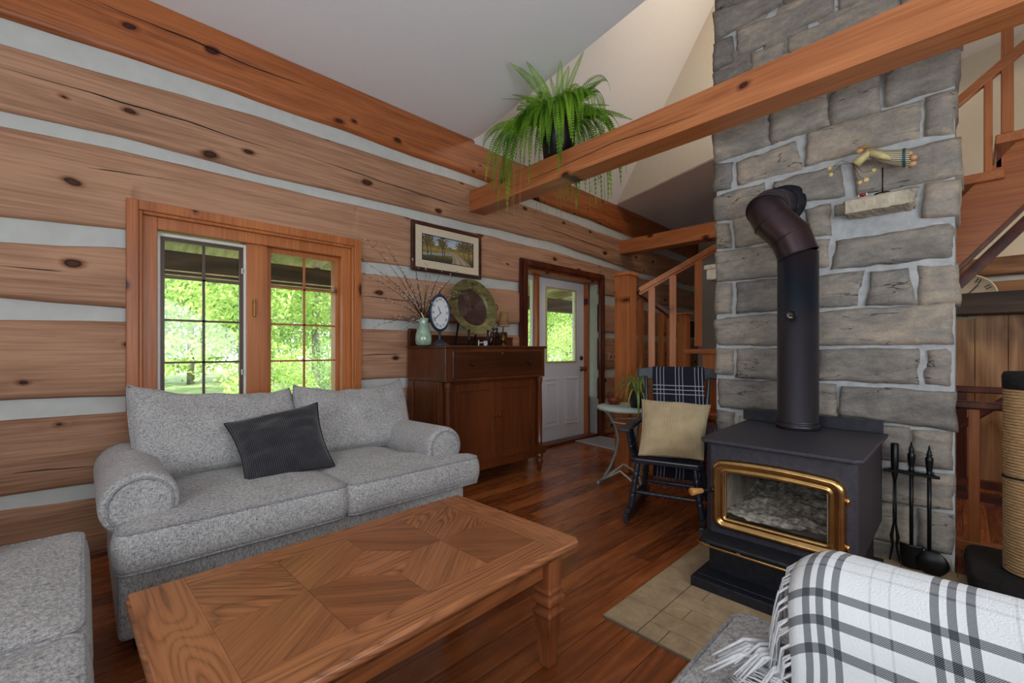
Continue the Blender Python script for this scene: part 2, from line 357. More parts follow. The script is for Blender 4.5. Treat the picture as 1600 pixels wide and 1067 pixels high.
def pipe_mat():
    m = NT('stove_pipe_steel'); c = m.coord(); x, y, z = m.sep(c); n = m.noise(c, 5, 3); s = m.noise(m.coord((6, 6, 1)), 6, 3)
    zz = m.math('ADD', z, m.math('MULTIPLY', n, 0.25))
    colr = m.ramp(m.math('DIVIDE', zz, 2.2), [(0.32, srgb(62, 60, 68)), (0.4, srgb(40, 52, 66)), (0.48, srgb(54, 50, 60)), (0.56, srgb(74, 52, 56)), (0.68, srgb(56, 50, 58)), (0.82, srgb(50, 46, 54)), (0.95, srgb(62, 50, 54))])
    colr = m.mix(0.25, colr, m.ramp(s, [(0.35, srgb(30, 30, 36)), (0.65, srgb(110, 96, 98))]), 'SOFT_LIGHT')
    return m.fin(colr, 0.36, 0.55)
M['pipe'] = pipe_mat()
def celadon():
    m = NT('celadon_glaze'); n = m.noise(m.coord(), 18, 3)
    return m.fin(m.ramp(n, [(0.3, srgb(116, 146, 128)), (0.7, srgb(166, 190, 168))]), 0.12, coat=0.6)
M['celadon'] = celadon()
def plate_mats():
    m = NT('mossy_bronze_glaze'); n = m.noise(m.coord((1, 1, 2)), 14, 4, 0.6)
    M['plate_rim'] = m.fin(m.ramp(n, [(0.3, srgb(64, 58, 40)), (0.5, srgb(104, 102, 62)), (0.72, srgb(134, 116, 76))]), 0.35, 0.2)
    m = NT('plum_spiral_glaze'); n = m.noise(m.coord(), 30, 2)
    M['plate_mid'] = m.fin(m.ramp(n, [(0.3, srgb(40, 22, 26)), (0.7, srgb(74, 44, 46))]), 0.22, 0.3)
plate_mats()
def rope_mat():
    m = NT('sisal_rope'); n = m.noise(m.coord((1, 1, 6)), 40, 4, 0.7)
    m.bump(n, 0.8, 0.004)
    return m.fin(m.ramp(n, [(0.3, srgb(150, 112, 72)), (0.7, srgb(216, 178, 130))]), 0.9)
M['rope'] = rope_mat()
def tile_mat():
    m = NT('hearth_tile'); n = m.noise(m.coord(), 9, 3); n2 = m.noise(m.coord(), 60, 3)
    f = m.math('ADD', m.math('MULTIPLY', n, 0.7), m.math('MULTIPLY', n2, 0.3))
    m.bump(n2, 0.3, 0.003)
    return m.fin(m.ramp(f, [(0.3, srgb(142, 118, 90)), (0.7, srgb(188, 164, 130))]), 0.7)
M['tile'] = tile_mat(); M['grout'] = plain('hearth_grout', srgb(104, 98, 88), 0.9)
def angel_stripe():
    m = NT('angel_striped_robe'); c = m.coord((1, 1, 1), 'UV'); x, y, z = m.sep(c)
    w = m.math('FRACT', m.math('MULTIPLY', y, 9.0))
    colr = m.mix(m.math('LESS_THAN', w, 0.42), srgb(200, 190, 158), srgb(62, 62, 60))
    return m.fin(colr, 0.5)
M['angel_stripe'] = angel_stripe()

# ------------------------------------------------------------------ mesh helpers
class MB:
    def __init__(s): s.v = []; s.f = []; s.uv = {}; s.mi = {}; s.sm = {}; s.tint = {}
    def add(s, vs, fs, uvs=None, mi=0, smooth=None, tint=None):
        o = len(s.v); s.v += [Vector(p) for p in vs]
        for k, f in enumerate(fs):
            i = len(s.f); s.f.append([a + o for a in f])
            if uvs is not None: s.uv[i] = [uvs[a] for a in f]
            if mi: s.mi[i] = mi
            if smooth is not None: s.sm[i] = smooth
        if tint is not None:
            for k in range(o, len(s.v)): s.tint[k] = tint
        return s
    def box(s, x0, x1, y0, y1, z0, z1, mi=0):
        vs = [(x, y, z) for x in (x0, x1) for y in (y0, y1) for z in (z0, z1)]
        fs = [(0, 1, 3, 2), (4, 6, 7, 5), (0, 4, 5, 1), (2, 3, 7, 6), (0, 2, 6, 4), (1, 5, 7, 3)]
        return s.add(vs, fs, mi=mi)
    def obox(s, c, ax, ay, az):   # oriented box: centre, half-axis vectors
        c, ax, ay, az = map(Vector, (c, ax, ay, az))
        vs = [c + ax * i + ay * j + az * k for i in (-1, 1) for j in (-1, 1) for k in (-1, 1)]
        fs = [(0, 1, 3, 2), (4, 6, 7, 5), (0, 4, 5, 1), (2, 3, 7, 6), (0, 2, 6, 4), (1, 5, 7, 3)]
        return s.add(vs, fs)
    def bar(s, p, q, w, h, up=(0, 0, 1)):   # rectangular bar from p to q
        p, q = Vector(p), Vector(q); d = (q - p); L = d.length; d.normalize()
        side = d.cross(Vector(up)); 
        if side.length < 1e-4: side = Vector((1, 0, 0))
        side.normalize(); u2 = side.cross(d).normalized()
        return s.obox((p + q) / 2, d * L / 2, side * w / 2, u2 * h / 2)
    def prism(s, poly, z0, z1, axis='z'):
        n = len(poly)
        def P(a, b, c): return {'z': (a, b, c), 'y': (a, c, b), 'x': (c, a, b)}[axis]
        vs = [P(a, b, z0) for a, b in poly] + [P(a, b, z1) for a, b in poly]
        fs = [tuple(range(n))[::-1], tuple(range(n, 2 * n))] + [(i, (i + 1) % n, n + (i + 1) % n, n + i) for i in range(n)]
        return s.add(vs, fs)
    def tube(s, pts, r, n=10, caps=True, closed=False, smooth=True, flat=1.0):
        pts = [Vector(p) for p in pts]; m = len(pts)
        rs = [r] * m if isinstance(r, (int, float)) else list(r)
        vs = []; fs = []; prev = None
        for i, p in enumerate(pts):
            if closed: t = pts[(i + 1) % m] - pts[i - 1]
            else: t = pts[min(i + 1, m - 1)] - pts[max(i - 1, 0)]
            if t.length < 1e-9: t = Vector((0, 0, 1))
            t.normalize()
            if prev is None:
                a = Vector((0, 0, 1)) if abs(t.z) < 0.9 else Vector((1, 0, 0)); x = t.cross(a).normalized()
            else: x = (prev - t * prev.dot(t)); x = x.normalized() if x.length > 1e-6 else t.orthogonal().normalized()
            prev = x; y = t.cross(x)
            for k in range(n):
                a = 2 * math.pi * k / n; vs.append(p + x * (rs[i] * math.cos(a)) + y * (rs[i] * flat * math.sin(a)))
        for i in range(m if closed else m - 1):
            j = (i + 1) % m
            for k in range(n): k2 = (k + 1) % n; fs.append((i * n + k, i * n + k2, j * n + k2, j * n + k))
        if caps and not closed: fs.append(tuple(range(n))[::-1]); fs.append(tuple((m - 1) * n + k for k in range(n)))
        return s.add(vs, fs, smooth=smooth)
    def lathe(s, prof, c=(0, 0, 0), n=24, axis='z', smooth=True, sx=1.0, sy=1.0, mi=0):
        c = Vector(c); vs = []; fs = []; m = len(prof)
        for r, h in prof:
            for k in range(n):
                a = 2 * math.pi * k / n; x, y = r * math.cos(a) * sx, r * math.sin(a) * sy
                vs.append(c + Vector({'z': (x, y, h), 'y': (x, h, y), 'x': (h, x, y)}[axis]))
        for i in range(m - 1):
            for k in range(n): k2 = (k + 1) % n; fs.append((i * n + k, i * n + k2, (i + 1) * n + k2, (i + 1) * n + k))
        fs.append(tuple(range(n))[::-1]); fs.append(tuple((m - 1) * n + k for k in range(n)))
        return s.add(vs, fs, smooth=smooth, mi=mi)
    def ball(s, c, r, n=10, sc=(1, 1, 1)):
        m = max(4, n // 2 + 1)
        prof = [(max(1e-4, math.sin(math.pi * i / m)) * r, -math.cos(math.pi * i / m) * r) for i in range(m + 1)]
        o = len(s.v); s.lathe(prof, (0, 0, 0), n)
        for k in range(o, len(s.v)):
            p = s.v[k]; s.v[k] = Vector((p.x * sc[0], p.y * sc[1], p.z * sc[2])) + Vector(c)
        return s
    def grid(s, fn, nu, nv, uv=True, wrap=False, smooth=True, mi=0, uvs=(1, 1)):
        vs = []; us = []
        for i in range(nu + 1):
            for j in range(nv + 1):
                vs.append(fn(i / nu, j / nv)); us.append((i / nu * uvs[0], j / nv * uvs[1]))
        fs = [(i * (nv + 1) + j, (i + 1) * (nv + 1) + j, (i + 1) * (nv + 1) + j + 1, i * (nv + 1) + j + 1) for i in range(nu) for j in range(nv)]
        return s.add(vs, fs, us if uv else None, smooth=smooth, mi=mi)
    def xf(s, mat, start=0):
        for k in range(start, len(s.v)): s.v[k] = mat @ s.v[k]
        return s

def rootloc(p):
    while p.parent: p = p.parent
    return p.location.copy()
def build(mb, name, mat, parent=None, world=False, bevel=0.0, seg=2, subsurf=0, solid=0.0, smooth=False, recalc=True, autosm=False):
    me = bpy.data.meshes.new(name)
    off = rootloc(parent) if (world and parent is not None) else Vector((0, 0, 0))
    me.from_pydata([tuple(v - off) for v in mb.v], [], mb.f)
    mats = mat if isinstance(mat, (list, tuple)) else [mat]
    for m_ in mats: me.materials.append(m_)
    if mb.uv:
        ul = me.uv_layers.new(name='UVMap')
        for p in me.polygons:
            if p.index in mb.uv:
                for li, uvv in zip(p.loop_indices, mb.uv[p.index]): ul.data[li].uv = uvv
    for p in me.polygons:
        if p.index in mb.mi: p.material_index = mb.mi[p.index]
        p.use_smooth = mb.sm.get(p.index, smooth)
    if mb.tint:
        at_ = me.attributes.new('tint', 'FLOAT', 'POINT')
        for k, t in mb.tint.items(): at_.data[k].value = t
    if recalc:
        bm = bmesh.new(); bm.from_mesh(me); bmesh.ops.recalc_face_normals(bm, faces=bm.faces); bm.to_mesh(me); bm.free()
    o = bpy.data.objects.new(name, me); col.objects.link(o)
    if parent is not None: o.parent = parent
    if solid:
        md = o.modifiers.new('solid', 'SOLIDIFY'); md.thickness = solid; md.offset = 0
    if bevel:
        md = o.modifiers.new('bevel', 'BEVEL'); md.width = bevel; md.segments = seg; md.limit_method = 'ANGLE'; md.angle_limit = math.radians(40)
    if subsurf:
        md = o.modifiers.new('sub', 'SUBSURF'); md.levels = subsurf; md.render_levels = subsurf
    return o
def thing(name, label, cat, loc=(0, 0, 0), rz=0.0, group=None):
    o = bpy.data.objects.new(name, None); col.objects.link(o); o.empty_display_size = 0.1
    o.location = loc; o.rotation_euler = (0, 0, rz); o['label'] = label; o['category'] = cat
    if group: o['group'] = group
    return o
def tag(o, label, cat, group=None, kind=None):
    o['label'] = label; o['category'] = cat
    if group: o['group'] = group
    if kind: o['kind'] = kind
    return o
def struct(o): o['kind'] = 'structure'; return o
# ================================================================== THE SETTING
WY = 3.38
mb = MB(); mb.box(-2.4, 8.1, -2.8, 3.62, -0.12, 0.0); struct(build(mb, 'floor', M['floor']))
# --- log wall
HOLES = [(0.205, 1.555, 0.75, 1.985), (3.44, 4.95, -1, 2.11)]
XR = 8.05
BANDS = [
 [(-60, 10, 52), (0, 22, 66), (185, 81.5, 119.5), (400, 155, 180), (560, 211, 233), (700, 261, 276), (757, 281.5, 295), (830, 309, 323), (930, 346, 359), (985, 368, 380), (1050, 391, 404), (1100, 411, 421)],
 [(0, 170, 196), (185, 211, 233), (400, 270, 284), (560, 306, 321), (755, 353, 366), (860, 377, 391), (960, 412, 420), (1000, 426, 433), (1085, 447, 456)],
 [(0, 335, 378), (190, 358, 385), (400, 388, 408), (565, 408, 426), (641, 416, 434), (755, 433, 449), (809, 440, 454), (950, 462, 476), (1085, 484, 497)],
 [(0, 465, 500), (190, 480, 504), (400, 490, 510), (565, 497, 513), (641, 503, 515), (809, 506, 524), (950, 519, 528), (1085, 528, 538)],
 [(0, 627, 660), (190, 619, 645), (400, 603, 622), (565, 594, 611), (625, 592, 606), (950, 577, 590), (1085, 572, 582)],
 [(0, 778, 800), (150, 754, 779), (400, 712, 730), (625, 672, 690), (950, 622, 633), (1085, 602, 612)]]
def band(i):
    top = []; bot = []
    for u, a, b in BANDS[i]:
        p = onY(u, a, WY); q = onY(u, b, WY); top.append((p.x, p.z)); bot.append((q.x, q.z))
    return top, bot
TOPZ = [(-1, 3.245), (2.8, 3.237), (5.3, 3.196), (7.0, 3.16), (8.1, 3.14)]
bd = [band(i) for i in range(6)]
logs = []
for i in range(7):
    hi = TOPZ if i == 0 else bd[i - 1][1]
    lo = bd[i][0] if i < 6 else [(-3, 0.0), (9, 0.0)]
    logs.append((hi, lo))
mb = MB()   # chinking lies a little behind the log faces
for x0, x1 in ((-2.4, 0.205), (1.555, 3.44), (4.95, XR)): mb.box(x0, x1, WY + 0.028, 3.60, 0, 3.2)
mb.box(0.205, 1.555, WY + 0.028, 3.60, 0, 0.75); mb.box(0.205, 1.555, WY + 0.028, 3.60, 1.985, 3.2); mb.box(3.44, 4.95, WY + 0.028, 3.60, 2.11, 3.2)
mb.box(-1.9, XR, 3.46, 3.62, 3.15, 3.45)
wall = struct(build(mb, 'wall_back', M['chink']))
eps = 0.001
xs = [-2.4 + k * 0.07 for k in range(int((XR + 2.4) / 0.07) + 1)] + [h for H_ in HOLES for h in (H_[0] - eps, H_[0] + eps, H_[1] - eps, H_[1] + eps)]
xs.sort()
for i, (hi, lo) in enumerate(logs):
    segs = []; cur = []
    for x in xs:
        zh = interp(hi, x); zl = interp(lo, x)
        w = 0.010
        if i > 0: zh += w * fbm(x * 1.6, i * 7.1, 3.3)
        if i < 6: zl += w * fbm(x * 1.6, i * 5.7 + 2, 9.3)
        for a, b, c, d in HOLES:
            if a < x < b:
                if zh > d and zl >= c: zl = max(zl, d)
                elif zl < c and zh > c: zh = min(zh, c)
                elif zl >= c and zh <= d: zh = zl
                elif zl < c and zh <= c: pass
                elif zl < c and zh > d: zh = zl
        if zh - zl < 0.02:
            if len(cur) > 1: segs.append(cur)
            cur = []
        else: cur.append((x, zl, zh))
    if len(cur) > 1: segs.append(cur)
    mb = MB()
    for sg in segs:
        vs = []; us = []; nprof = 11
        for x, zl, zh in sg:
            hgt = zh - zl
            pr = [(0.06, 0.0), (0.022, 0.0), (0.006, 0.03), (0, 0.09), (0, 0.3), (0, 0.5), (0, 0.7), (0, 0.91), (0.006, 0.97), (0.022, 1.0), (0.06, 1.0)]
            for k, (dy, t) in enumerate(pr):
                wob = (0.010 * fbm(x * 0.9, t * 2.2 + i * 3, i * 1.7, 2) + 0.003 * fbm(x * 6, t * 6, i, 2)) if 1 < k < 9 else 0.0
                vs.append((x, WY + dy + wob - 0.004, zl + hgt * t))
        fs = []
        for a in range(len(sg) - 1):
            for k in range(nprof - 1): fs.append((a * nprof + k, (a + 1) * nprof + k, (a + 1) * nprof + k + 1, a * nprof + k + 1))
        fs.append(tuple(range(nprof))); fs.append(tuple((len(sg) - 1) * nprof + k for k in range(nprof)))
        mb.add(vs, fs, smooth=True)
    if mb.v: build(mb, 'log', M['log_top'] if i == 0 else M['log'], wall)
# long drying checks that run along the logs
def check(pix, w=0.004):
    pts = [onY(u, v, WY - 0.004) for u, v in pix]; out = []
    for (a, b) in zip(pts, pts[1:]):
        n = max(2, int((b - a).length / 0.06))
        for k in range(n): p = a.lerp(b, k / n); out.append(p + Vector((0, 0.0, 0.006 * fbm(p.x * 5, 1, p.z, 2))))
    out.append(pts[-1]); m = len(out)
    return out, [max(0.0006, w * math.sin(math.pi * (k + 0.3) / m) * (0.7 + 0.5 * fbm(k * 0.4, 2, 3, 1))) for k in range(m)]
mb = MB()
for pix, w in (([(0, 105), (90, 130), (187, 158), (310, 196), (420, 232)], .006), ([(150, 0), (187, 18), (300, 62), (400, 107), (520, 150)], .005), ([(0, 245), (90, 257), (185, 268), (290, 285)], .004),
               ([(0, 415), (100, 424), (190, 430)], .005), ([(0, 565), (80, 560), (190, 562)], .004), ([(565, 462), (640, 470)], .005), ([(470, 240), (600, 285), (700, 316)], .004),
               ([(790, 335), (880, 365), (960, 395)], .005), ([(565, 555), (630, 552)], .005), ([(640, 300), (720, 322)], .004), ([(960, 360), (1040, 400)], .004), ([(20, 740), (150, 728)], .004)):
    pts, rs = check(pix, w); mb.tube(pts, rs, 6, flat=1.0)
build(mb, 'drying_checks', M['soot'], wall)

# --- floor-to-wall and far walls
mb = MB(); mb.box(-2.02, -1.9, -2.8, 3.6, 0, 4.4); struct(build(mb, 'wall_left', M['warm_wall']))
mb = MB(); mb.box(-1.9, 3.1, -1.72, -1.6, 0, 4.6); mb.box(3.1, 3.22, -2.8, -1.6, 0, 8.2); mb.box(-1.9, 8.1, -2.92, -2.8, 0, 8.2); struct(build(mb, 'wall_front', M['warm_wall']))
mb = MB(); mb.box(8.05, 8.17, -2.8, 3.6, 0, 8.2); struct(build(mb, 'wall_right', M['warm_wall']))
# partition beyond the stairs: cream upper part
mb = MB(); mb.box(5.66, 5.80, -2.8, 1.3, 1.95, 8.0); struct(build(mb, 'wall_stair', M['warm_wall']))
mb = MB()
for k, (a, b) in enumerate([(0.0, 0.45), (0.50, 0.84), (0.90, 1.24), (1.62, 1.74), (1.79, 1.95)]): mb.box(5.60, 5.78, -2.8, 1.3, a, b)
mb2 = MB(); mb2.box(5.66, 5.76, -2.8, 1.3, 0, 1.95); w2 = struct(build(mb2, 'wall_stair_low', M['chink'])); build(mb, 'log', wood('log_far', srgb(150, 108, 74), srgb(94, 60, 38), 'y', 7, 1.5, 0.6), w2, bevel=0.02)

# --- ceilings
SL = 0.176
def cz(y): return 3.24 + SL * (3.38 - y)
mb = MB(); mb.add([(-2.5, 3.6, cz(3.6)), (2.78, 3.6, cz(3.6)), (2.78, -2.9, cz(-2.9)), (-2.5, -2.9, cz(-2.9)),
                   (-2.5, 3.6, cz(3.6) + .03), (2.78, 3.6, cz(3.6) + .03), (2.78, -2.9, cz(-2.9) + .03), (-2.5, -2.9, cz(-2.9) + .03)],
                  [(0, 1, 2, 3), (7, 6, 5, 4), (0, 4, 5, 1), (1, 5, 6, 2), (2, 6, 7, 3), (3, 7, 4, 0)])
struct(build(mb, 'ceiling', M['ceiling']))
def z57(y): return 3.2 + 1.552 * (3.38 - y)
YR = 0.35
mb = MB()
mb.add([(2.772, 3.45, z57(3.45)), (5.33, 3.45, z57(3.45)), (5.33, YR, z57(YR)), (2.772, YR, z57(YR)), (5.33, -2.9, z57(YR)), (2.772, -2.9, z57(YR))], [(0, 1, 2, 3), (3, 2, 4, 5)])
struct(build(mb, 'ceiling_gable', M['ceiling'], solid=0.02))
mb = MB()   # cheek of the tall bay, on the near side above the low ceiling
mb.prism([(3.42, cz(3.42) + .035), (YR, z57(YR)), (-2.9, z57(YR)), (-2.9, cz(-2.9) + .035)], 2.70, 2.782, 'x'); struct(build(mb, 'wall_cheek_left', M['ceiling']))
mb = MB()   # the far cheek, whose slanting top edge shows
def cz2(y): return 3.19 + SL * (3.38 - y)
mb.prism([(3.40, cz2(3.40)), (YR, z57(YR)), (-2.9, z57(YR)), (-2.9, cz2(-2.9))], 5.33, 5.43, 'x'); struct(build(mb, 'wall_cheek_right', M['warm_wall']))
mb = MB()
mb.add([(5.34, 3.6, cz2(3.6)), (8.1, 3.6, cz2(3.6) - .05), (8.1, -2.9, cz2(-2.9) - .05), (5.34, -2.9, cz2(-2.9))], [(0, 1, 2, 3)])
struct(build(mb, 'ceiling_far', M['ceiling'], solid=0.02))

# --- exposed beams
t = thing('ceiling_beam', 'long orange pine beam crossing the room in front of the stone chimney', 'beam', (2.7, 3.38, 2.505))
mb = MB()
def bz(y): return 2.505 + 0.013 * (3.38 - y)
N = 60; vs = []
for half, (xa, xb) in enumerate(((2.705, 2.80), (2.803, 2.90))):
    vs = []; fs = []
    for k in range(N + 1):
        y = lerp(3.42, -1.6, k / N); z = bz(y) + (0.004 if half else 0)
        for a, b in ((xa, z), (xb, z), (xb, z + .198), (xa, z + .198)): vs.append((a, y, b))
    for k in range(N):
        for j in range(4): j2 = (j + 1) % 4; fs.append((k * 4 + j, k * 4 + j2, (k + 1) * 4 + j2, (k + 1) * 4 + j))
    fs += [(0, 1, 2, 3), tuple(N * 4 + j for j in range(4))]; mb.add(vs, fs)
build(mb, 'timber', M['beam'], t, world=True)
mb = MB()
pts = []
for k, (u, v) in enumerate(((770, 302), (860, 268), (960, 222), (1040, 196), (1090, 178))): pts.append(onX(u, v, 2.704))
mb.tube(pts, [.0005, .0022, .0026, .002, .0004], 5); build(mb, 'drying_check', M['soot'], t, world=True)
t = thing('ceiling_beam', 'shorter dark pine beam beyond the hanging fern, ending at the chimney', 'beam', (5.4, 3.38, 2.5))
mb = MB(); mb.box(5.40, 5.60, 1.2, 3.42, 2.50, 2.69); build(mb, 'timber', M['beam'], t, world=True, bevel=0.008)

# --- window_1 : twin casement
JY = 3.30
def frame_rect(mb, x0, x1, z0, z1, w, ya, yb, wz=None):
    wz = wz or w
    mb.box(x0, x0 + w, ya, yb, z0, z1); mb.box(x1 - w, x1, ya, yb, z0, z1); mb.box(x0 + w, x1 - w, ya, yb, z1 - wz, z1); mb.box(x0 + w, x1 - w, ya, yb, z0, z0 + wz)
win = MB(); frame_rect(win, 0.175, 1.587, 0.70, 2.025, 0.055, 3.345, 3.39); window = struct(build(win, 'window_1', M['pine_z'], bevel=0.004))
mb = MB(); frame_rect(mb, 0.228, 1.535, 0.75, 1.972, 0.022, 3.357, 3.405); build(mb, 'inner_casing', M['pine_z'], window, bevel=0.006)
mb = MB(); frame_rect(mb, 0.248, 1.515, 0.74, 1.952, 0.071, 3.385, 3.60, 0.073); mb.box(0.80, 0.93, 3.42, 3.60, 0.80, 1.90); build(mb, 'jamb', M['pine_z'], window, bevel=0.004)
# left sash with white frame and brown insect screen
mb = MB(); frame_rect(mb, 0.318, 0.806, 0.79, 1.872, 0.02, 3.44, 3.47); sash = build(mb, 'sash', M['white_vinyl'], window, bevel=0.003)
mb = MB(); frame_rect(mb, 0.338, 0.786, 0.81, 1.852, 0.022, 3.455, 3.475)
mb.box(0.555, 0.570, 3.462, 3.474, 0.82, 1.84)
for z in (1.065, 1.332, 1.598): mb.box(0.35, 0.775, 3.462, 3.474, z, z + 0.013)
build(mb, 'muntin_grid', M['brown_screen'], sash)
mb = MB(); mb.box(0.34, 0.785, 3.488, 3.492, 0.81, 1.85); build(mb, 'pane', M['glass'], sash)
mb = MB()
for z in (1.69, 1.0): frame_rect(mb, 0.772, 0.800, z - .018, z + .018, 0.006, 3.43, 3.452)
build(mb, 'latch', M['white_bits'], sash)
mb = MB(); frame_rect(mb, 0.925, 1.455, 0.79, 1.880, 0.035, 3.45, 3.50); sash2 = build(mb, 'sash', M['pine_z'], window, bevel=0.004)
mb = MB(); mb.box(1.185, 1.199, 3.468, 3.480, 0.82, 1.85)
for z in (1.065, 1.332, 1.598): mb.box(0.955, 1.43, 3.468, 3.480, z, z + 0.013)
build(mb, 'muntin_grid', M['pine_z'], sash2)
mb = MB(); mb.box(0.955, 1.43, 3.488, 3.492, 0.82, 1.85); build(mb, 'pane', M['glass'], sash2)
mb = MB(); mb.box(0.835, 0.85, 3.395, 3.42, 1.38, 1.50); build(mb, 'crank_lock', M['old_brass'], window, bevel=0.003)
mb = MB()   # raised blind rails between the panes
for x0, x1 in ((0.36, 0.553), (0.572, 0.765), (0.965, 1.183), (1.2, 1.42)):
    mb.box(x0, x1, 3.478, 3.484, 1.648, 1.656); mb.box(x0, x1, 3.478, 3.484, 1.622, 1.628)
build(mb, 'screen_rail', M['angel_cream'], window)

# --- door_1 with sidelights
mb = MB(); 
mb.box(3.40, 3.50, 3.345, 3.385, 0.0, 2.155); mb.box(4.90, 4.985, 3.345, 3.385, 0.0, 2.155); mb.box(3.50, 4.90, 3.345, 3.385, 2.06, 2.155)
mb.box(3.425, 3.49, 3.325, 3.345, 0.0, 2.13); mb.box(4.925, 4.965, 3.325, 3.345, 0.0, 2.13); mb.box(3.49, 4.925, 3.325, 3.345, 2.085, 2.13)
door = struct(build(mb, 'door_1', M['dark_z'], bevel=0.004))
mb = MB(); mb.box(3.44, 3.52, 3.385, 3.62, 0, 2.09); mb.box(4.955, 4.985, 3.385, 3.62, 0, 2.09); mb.box(3.52, 4.955, 3.385, 3.62, 2.035, 2.11)
mb.box(3.822, 3.866, 3.50, 3.62, 0, 2.035); mb.box(4.81, 4.845, 3.50, 3.62, 0, 2.035)
build(mb, 'jamb', M['pine_z'], door, bevel=0.003)
mb = MB(); 
def leaf_frame(mb, x0, x1, z0, z1, gx0, gx1, gz0, gz1, ya, yb):
    mb.box(x0, gx0, ya, yb, z0, z1); mb.box(gx1, x1, ya, yb, z0, z1); mb.box(gx0, gx1, ya, yb, z0, gz0); mb.box(gx0, gx1, ya, yb, gz1, z1)
leaf_frame(mb, 3.868, 4.808, 0.03, 2.03, 4.04, 4.62, 1.00, 1.92, 3.555, 3.60); leaf = build(mb, 'door_leaf', M['white_door'], door)
mb = MB(); frame_rect(mb, 4.03, 4.63, 0.99, 1.93, 0.022, 3.54, 3.56); build(mb, 'glazing_bead', M['angel_cream'], leaf, bevel=0.004)
mb = MB(); mb.box(4.04, 4.62, 3.574, 3.578, 1.0, 1.92); build(mb, 'pane', M['glass'], leaf)
mb = MB()
for x0, x1 in ((4.00, 4.29), (4.40, 4.69)):
    frame_rect(mb, x0, x1, 0.20, 0.80, 0.018, 3.545, 3.556); frame_rect(mb, x0 + .045, x1 - .045, 0.26, 0.74, 0.01, 3.547, 3.556)
build(mb, 'raised_panel', M['white_door'], leaf, bevel=0.005)
mb = MB(); mb.lathe([(0.03, 0), (0.03, -0.012), (0.012, -0.014), (0.012, -0.04), (0.028, -0.05), (0.032, -0.068), (0.02, -0.08)], (4.745, 3.553, 0.90), 16, 'y'); build(mb, 'door_knob', M['old_brass'], leaf)
mb = MB(); mb.lathe([(0.028, 0), (0.028, -0.015), (0.012, -0.018), (0.012, -0.03)], (4.745, 3.553, 1.045), 16, 'y'); build(mb, 'deadbolt', M['knob_dark'], leaf)
for z in (1.84, 1.05, 0.25): mb = MB(); mb.box(3.862, 3.882, 3.535, 3.556, z - .045, z + .045); build(mb, 'hinge', M['old_brass'], leaf)
mb = MB(); leaf_frame(mb, 3.52, 3.822, 0.03, 2.035, 3.56, 3.805, 0.55, 1.98, 3.56, 3.60); sl = build(mb, 'sidelight', M['white_vinyl'], door)
mb = MB(); mb.box(3.56, 3.805, 3.578, 3.582, 0.55, 1.98); build(mb, 'pane', M['glass'], sl)
mb = MB(); leaf_frame(mb, 4.845, 4.955, 0.03, 2.035, 4.855, 4.945, 0.52, 1.98, 3.56, 3.60); sl = build(mb, 'sidelight', M['dark_z'], door)
mb = MB(); mb.box(4.853, 4.947, 3.566, 3.569, 0.06, 0.50); build(mb, 'panel', M['white_door'], sl)
mb = MB(); mb.box(4.855, 4.945, 3.578, 3.582, 0.52, 1.98); build(mb, 'pane', M['glass'], sl)
mb = MB(); mb.box(3.44, 4.98, 3.42, 3.60, 0.0, 0.028); build(mb, 'threshold', M['dark_x'], door, bevel=0.005)
mb = MB(); mb.box(5.10, 5.36, 3.355, 3.372, 1.01, 1.11)
t = thing('light_switch_plate', 'beige light switch plate with three toggles beside the white door', 'switch', (5.23, 3.36, 1.06)); pl = build(mb, 'plate', M['outlet'], t, world=True, bevel=0.003)
for x in (5.15, 5.23, 5.31): mb = MB(); mb.box(x - .012, x + .012, 3.345, 3.356, 1.04, 1.08); build(mb, 'toggle', M['switch'], t, world=True)
mb = MB(); mb.box(-2.4, 3.40, 3.352, 3.372, 0, 0.03); struct(build(mb, 'baseboard_back', M['dark_x'], bevel=0.004))

# ================================================================== OUTSIDE
mb = MB(); mb.box(-30, 60, 3.7, 70, -0.6, -0.5)
tag(build(mb, 'lawn', M['grass']), 'green lawn sloping away outside the twin window', 'lawn', kind='stuff')
t = thing('porch_roof', 'weathered timber porch roof seen through the top of the twin window', 'porch', (3, 4.6, 2.3))
mb = MB(); mb.box(-3, 9, 5.60, 5.78, 1.915, 2.16); build(mb, 'porch_beam', M['porch_beam'], t, world=True)
for x in (-2.6, 8.4): mb = MB(); mb.box(x, x + .16, 5.6, 5.76, -0.5, 1.92); build(mb, 'post', M['porch_beam'], t, world=True)
mb = MB(); mb.add([(-3, 3.62, 2.62), (9, 3.62, 2.62), (9, 6.3, 2.22), (-3, 6.3, 2.22)], [(0, 1, 2, 3)]); build(mb, 'roof_deck', M['porch_wood'], t, world=True, solid=0.03)
for k in range(15):
    x = -2.7 + k * 0.8; mb = MB(); mb.bar((x, 3.62, 2.54), (x, 6.2, 2.155), 0.06, 0.13); build(mb, 'rafter', M['porch_wood'], t, world=True)

